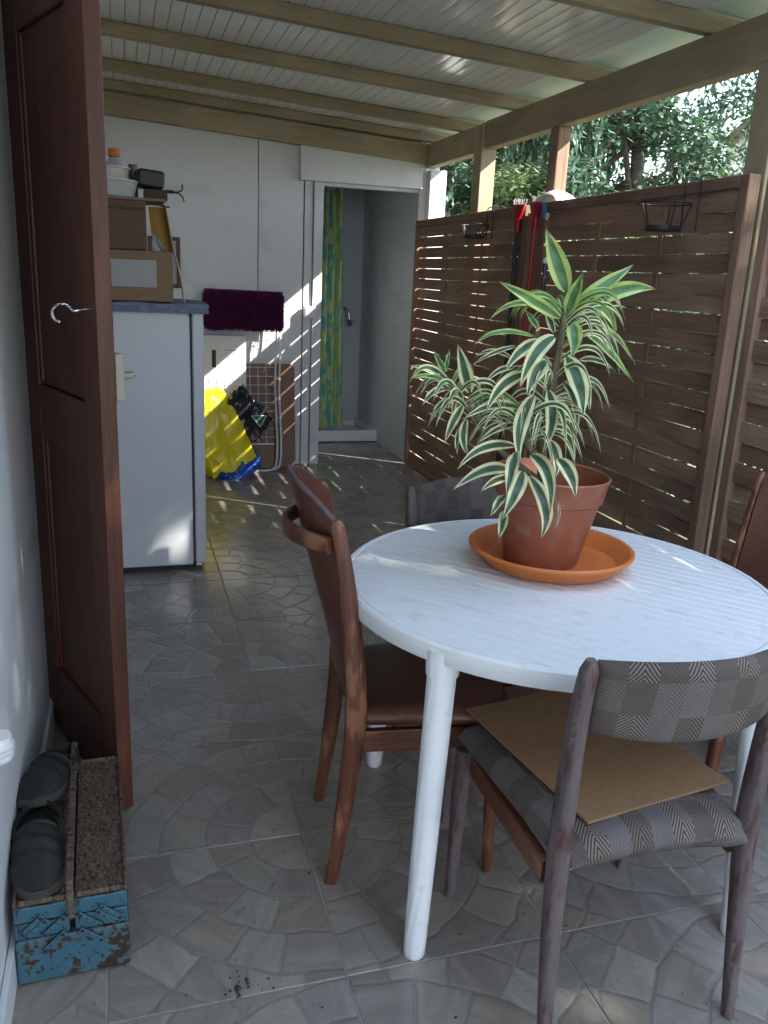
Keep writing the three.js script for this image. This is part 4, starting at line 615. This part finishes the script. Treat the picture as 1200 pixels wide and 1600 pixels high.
// ---------------------------------------------------------------- things on the fence
{
  const RED = M({ color: [0.30, 0.010, 0.014], roughness: 0.35 }), BR = M({ color: [0.55, 0.50, 0.48], roughness: 0.9 });
  const broom = (label, x, z, hm, lean) => {
    const b = thing('broom', label, 'broom', [x, 0, z], [0, 0, lean]);
    mesh('handle', rod([0, 0.01, 0], [0, 1.74, 0], 0.0125, 10), hm, b);
    mesh('head', sweep([[0, 1.66, 0, 0.017, 0.017], [0, 1.73, 0, 0.020, 0.022], [0, 1.775, 0, 0.024, 0.045], [0, 1.80, 0, 0.026, 0.052]], { n: 12, e: 0.7 }), RED, b);
    const r = rng(9 + z * 7 | 0), a = []; for (let i = 0; i < 60; i++) { const u = (r() - 0.5) * 0.04, v = (r() - 0.5) * 0.09; a.push(rod([u, 1.795, v], [u * 1.2 + (r() - 0.5) * 0.006, 1.822 + r() * 0.012, v * 1.15], 0.0013, 4)); }
    mesh('bristles', merge(a), BR, b).userData.kind = 'stuff';
  };
  broom('broom with a dark handle and red head, standing head up by the fence post', 2.025, -4.335, BLACKM, 0.0);
  broom('broom with a bright red handle and red head, leaning on the fence', 2.005, -4.13, RED, -0.012);
  const cap = thing('sun_hat', 'white rounded hat with a blue clip over the fence top', 'hat', [2.06, 1.80, -4.0]);
  mesh('dome', slab(20, 14, (u, v) => { const a = (u - 0.5) * 2, b = (v - 0.5) * 2; return [a * 0.055, 0.062 * Math.sqrt(Math.max(0, 1 - b * b * 0.98)) * (1 - 0.35 * a * a) - 0.012, b * 0.115]; }, () => 0.004, 0.2, 0.2), M({ color: [0.78, 0.78, 0.76], roughness: 0.6 }), cap);
  mesh('clip', rbox(0.012, 0.075, 0.035, 0.004), M({ color: [0.02, 0.16, 0.34], roughness: 0.4 }), cap, [-0.05, -0.045, -0.01], [0, 0, 0.1]);
  mesh('clip_tab', rbox(0.010, 0.03, 0.02, 0.003), WHITEM, cap, [-0.05, -0.075, 0.03], [0.6, 0, 0]);
  const lever = thing('folding_handle', 'dark slim handle with pale ends hanging on the fence behind the plant', 'handle', [2.03, 1.43, -3.985]);
  mesh('grip', rod([0, -0.075, 0], [0, 0.075, 0.004], 0.011, 8), M({ color: [0.03, 0.025, 0.045], roughness: 0.4 }), lever);
  for (const s of [-1, 1]) mesh('end_cap', new THREE.SphereGeometry(0.014, 10, 8).scale(1, 1.4, 1), WHITEM, lever, [0, s * 0.085, 0.002]);
  function holder(label, z, s, y) { // wire pot holder hooked over the fence top
    const h = thing('pot_holder', label, 'pot holder', [2.035, y, z], null, 'wire pot holders on the fence');
    const w = 0.0032;
    for (const d of [-0.05, 0.05]) mesh('hook', sweep([[0.065, -0.02, d * s, w], [0.065, 0.008, d * s, w], [0.0, 0.010, d * s, w], [-0.004, -0.05, d * s, w], [-0.004, -0.20 * s, d * s, w]], { n: 5, m: 20, ref: V(0, 0, 1) }), BLACKM, h);
    mesh('ring', new THREE.TorusGeometry(0.105 * s, w, 5, 28).rotateX(Math.PI / 2), BLACKM, h, [-0.112 * s, -0.085, -0.02]);
    mesh('base_ring', new THREE.TorusGeometry(0.07 * s, w, 5, 24).rotateX(Math.PI / 2), BLACKM, h, [-0.112 * s, -0.20 * s, -0.02]);
    mesh('base_plate', lathe([[0, 0], [0.068 * s, 0], [0.070 * s, 0.018], [0.066 * s, 0.018], [0.064 * s, 0.004], [0, 0.004]], 20), BLACKM, h, [-0.112 * s, -0.203 * s, -0.02]);
    for (let i = 0; i < 5; i++) { const a = i / 5 * Math.PI * 2 + 0.5; mesh('strut', rod([-0.112 * s + Math.cos(a) * 0.105 * s, -0.085, -0.02 + Math.sin(a) * 0.105 * s], [-0.112 * s + Math.cos(a) * 0.07 * s, -0.20 * s, -0.02 + Math.sin(a) * 0.07 * s], w, 5), BLACKM, h); }
  }
  holder('black wire pot holder hooked on the fence panel by the shower wall', -4.72, 0.8, 1.80);
  holder('black wire pot holder hooked on the fence panel behind the plant', -2.86, 0.9, 1.80);
}
// ---------------------------------------------------------------- garden beyond the fence
const BARK = M({ map: tex(128, 256, (u, v) => mul3([0.10, 0.075, 0.055], 0.5 + fbm(u * 14, v * 5, 1001, 14, 5, 4)), 0.5, 1), roughness: 0.95 });
const leafMat = (c, t = 0.35) => M({ color: c, vertexColors: true, roughness: 0.55, transmission: t, thickness: 0 });
function foliage(seed, clumps, n, size, vines = 0) {
  const r = rng(seed), pos = [], col = [], g3 = () => (r() + r() + r() - 1.5) / 1.5;
  const put1 = (x, y, z, s, hang) => {
    const a = r() * 6.28, e = hang ? -1.2 - r() * 0.3 : (r() - 0.6) * 1.4, d = V(Math.cos(a) * Math.cos(e), Math.sin(e), Math.sin(a) * Math.cos(e)), q = V(-Math.sin(a), (r() - 0.5) * 0.8, Math.cos(a)).normalize();
    const p = V(x, y, z), t = p.clone().addScaledVector(d, s), m = p.clone().addScaledVector(d, s * 0.5), k = 0.65 + r() * 0.7, A = m.clone().addScaledVector(q, s * 0.24), B = m.clone().addScaledVector(q, -s * 0.24); m.y -= 0;
    pos.push(...p.toArray(), ...A.toArray(), ...t.toArray(), ...p.toArray(), ...t.toArray(), ...B.toArray());
    for (let i = 0; i < 6; i++) col.push(k * (0.9 + 0.3 * r()), k, k * 0.9);
  };
  const tot = clumps.reduce((a, c) => a + c[3] * c[3], 0);
  for (const [x, y, z, s, sy] of clumps) { const m = Math.round(n * s * s / tot); for (let i = 0; i < m; i++) { const v = V(g3(), g3(), g3()); const L = v.length() || 1; v.multiplyScalar((0.55 + 0.45 * r()) / L * Math.min(1, L * 1.6)); put1(x + v.x * s, y + v.y * s * (sy || 0.75), z + v.z * s, size * (0.7 + r() * 0.6), false); } }
  for (let i = 0; i < vines; i++) { const c = clumps[Math.floor(r() * clumps.length)], x = c[0] + g3() * c[3], z = c[2] + g3() * c[3], y0 = c[1], L = 0.8 + r() * 2.2; for (let k = 0; k < L * 16; k++) put1(x + g3() * 0.08, y0 - k / 16, z + g3() * 0.08, size * 0.9, true); }
  const g = new THREE.BufferGeometry(); g.setAttribute('position', new THREE.Float32BufferAttribute(pos, 3)); g.setAttribute('color', new THREE.Float32BufferAttribute(col, 3)); g.computeVertexNormals(); return g;
}
function tree(name, label, [x, z], h, rad, seed, c, n, size, { vines = 0, low = 0.35, clumps = 26, cat = 'tree', yo = 0 } = {}) {
  const t = thing(name, label, cat, [x, -0.09 + yo, z]), r = rng(seed), cl = [];
  for (let i = 0; i < clumps; i++) { const a = r() * 6.28, q = Math.sqrt(r()) * rad, y = lerp(h * low, h, r()), k = 1 - 0.5 * Math.pow(Math.abs((y / h - 0.65) / 0.45), 2); cl.push([Math.cos(a) * q * k, y, Math.sin(a) * q * k, rad * (0.22 + r() * 0.2), 0.7]); }
  const limbs = [sweep([[0, 0, 0, h * 0.018], [0.1, h * 0.3, 0.05, h * 0.014], [0.05, h * 0.6, -0.08, h * 0.009], [0, h * 0.92, 0, h * 0.003]], { n: 9 })];
  for (let i = 0; i < 9; i++) { const e = cl[i * 2 % cl.length], y = lerp(h * 0.25, h * 0.6, i / 9); limbs.push(sweep([[0.05, y, 0, h * 0.007], [e[0] * 0.5, lerp(y, e[1], 0.6), e[2] * 0.5, h * 0.004], [e[0], e[1], e[2], h * 0.002]], { n: 6, m: 6 })); }
  mesh('trunk', merge(limbs), BARK, t);
  mesh('crown', foliage(seed + 1, cl, n, size, vines), leafMat(c), t); return t;
}
const G1 = [0.12, 0.205, 0.105], G2 = [0.16, 0.235, 0.10], G3 = [0.085, 0.17, 0.105], G4 = [0.20, 0.245, 0.11];
tree('vine_tree', 'tall dark tree hung with long vines beyond the fence', [6.9, -11.2], 7.2, 2.0, 11, G3, 30000, 0.125, { vines: 240, low: 0.12, clumps: 60 });
tree('broad_tree', 'pale green bushy tree beside the vine tree beyond the fence', [8.8, -11.8], 3.7, 1.5, 12, G2, 14000, 0.13, { vines: 40, low: 0.2, clumps: 36 });
tree('broad_tree', 'deep green rounded tree behind the slim brown post', [5.9, -12.6], 6.0, 1.6, 13, G1, 24000, 0.125, { vines: 120, low: 0.12, clumps: 50 });
tree('broad_tree', 'yellow green light tree seen between the two nearer posts', [5.3, -14.2], 5.5, 1.6, 14, G4, 18000, 0.13, { low: 0.15, vines: 60, clumps: 40 });
tree('broad_tree', 'dark tree seen beside the white corner post', [4.2, -12.2], 6.2, 1.4, 15, G3, 20000, 0.12, { vines: 120, low: 0.12, clumps: 44 });
tree('slender_tree', 'slender airy tree against the bright sky near the wide post', [10.3, -12.6], 7.0, 1.0, 16, G1, 4200, 0.11, { low: 0.42, clumps: 14 });
tree('garden_bush', 'low dense bush filling the gap above the fence beside the vine tree', [7.5, -9.9], 3.0, 1.2, 17, G1, 18000, 0.11, { cat: 'bush', low: 0.12, clumps: 40 });
tree('garden_bush', 'low leafy bush behind the fence panel by the shower wall', [4.9, -10.6], 2.9, 1.3, 18, G2, 18000, 0.11, { cat: 'bush', low: 0.12, clumps: 40 });
tree('garden_bush', 'low blue green bush below the bright sky beside the wide post', [9.2, -10.0], 2.5, 1.1, 19, G3, 10000, 0.085, { cat: 'bush', low: 0.12, clumps: 30 });
tree('hedge_bush', 'green hedge bush just outside the fence panel by the shower wall', [3.15, -5.3], 1.75, 0.62, 20, G3, 8500, 0.075, { cat: 'bush', low: 0.08, clumps: 34 });
tree('hedge_bush', 'green hedge bush just outside the fence behind the two brooms', [3.2, -4.25], 1.75, 0.62, 21, G1, 8500, 0.075, { cat: 'bush', low: 0.08, clumps: 34 });
tree('hedge_bush', 'green hedge bush just outside the fence behind the potted plant', [3.15, -3.2], 1.75, 0.62, 22, G2, 8500, 0.075, { cat: 'bush', low: 0.08, clumps: 34 });
tree('hedge_bush', 'green hedge bush just outside the fence by the slim gap', [3.2, -2.15], 1.75, 0.62, 23, G3, 8500, 0.075, { cat: 'bush', low: 0.08, clumps: 34 });
tree('forest_tree', 'tall leafy tree at the back of the garden behind the vine tree', [8.6, -16.5], 8.2, 2.4, 41, G1, 26000, 0.18, { vines: 120, low: 0.08, clumps: 60 });
tree('forest_tree', 'tall pale tree at the back of the garden behind the brown post', [6.6, -17.0], 7.6, 2.3, 42, G2, 26000, 0.18, { vines: 120, low: 0.08, clumps: 60 });
tree('forest_tree', 'tall dark tree at the back of the garden by the corner post', [4.6, -17.2], 7.6, 2.0, 43, G3, 22000, 0.18, { vines: 90, low: 0.08, clumps: 50 });
// trees by the side of the terrace that dapple the sun
tree('shade_tree', 'large leafy shade tree outside the terrace near its open end', [7.0, 4.6], 9.0, 3.2, 31, G1, 46000, 0.20, { low: 0.25, clumps: 110 });
tree('shade_tree', 'small loose shade tree outside beside the large one', [6.6, 1.05], 7.0, 0.85, 33, G2, 850, 0.19, { low: 0.62, clumps: 14 });
{ // brown roofed house far behind the slender tree
  const h = thing('far_house', 'house with a steep brown roof far behind the slender tree', 'house', [16.0, 0, -17.5], [0, -0.5, 0]);
  const RF = M({ color: [0.16, 0.09, 0.07], roughness: 0.8 });
  mesh('wall', box(4, 5.2, 4), M({ color: [0.62, 0.60, 0.56], roughness: 0.8 }), h, [0, 2.5, 0]);
  for (const s of [-1, 1]) mesh('roof', box(3.1, 0.12, 4.8), RF, h, [s * 1.15, 5.95, 0], [0, 0, -s * 0.75]);
}
{ // crumbs of soil on the tiles beside the table leg
  const r = rng(61), a = []; for (let i = 0; i < 46; i++) { const q = 0.001 + r() * r() * 0.004, d = r() * r() * 0.09, t = r() * 6.28; a.push(new THREE.IcosahedronGeometry(q, 0).scale(1, 0.6, 1.3).rotateY(r() * 6).translate(0.17 + Math.cos(t) * d * 1.3, 0.0008 + q * 0.5, -1.40 + Math.sin(t) * d)); }
  for (let i = 0; i < 60; i++) { const q = 0.0008 + r() * r() * 0.003; a.push(new THREE.IcosahedronGeometry(q, 0).scale(1, 0.5, 1.6).rotateY(r() * 6).translate(-0.0 + r() * 1.4, 0.0008 + q * 0.4, -1.0 - r() * 1.8)); }
  const o = single('soil_crumbs', uvm(merge(a)), M({ color: [0.05, 0.038, 0.028], roughness: 1 }), 'scatter of dark soil crumbs on the floor tiles', 'crumbs'); o.userData.kind = 'stuff';
}
scene.traverse(o => { if (o.isMesh) { o.castShadow = true; o.receiveShadow = true; } });
renderer.render(scene, camera);
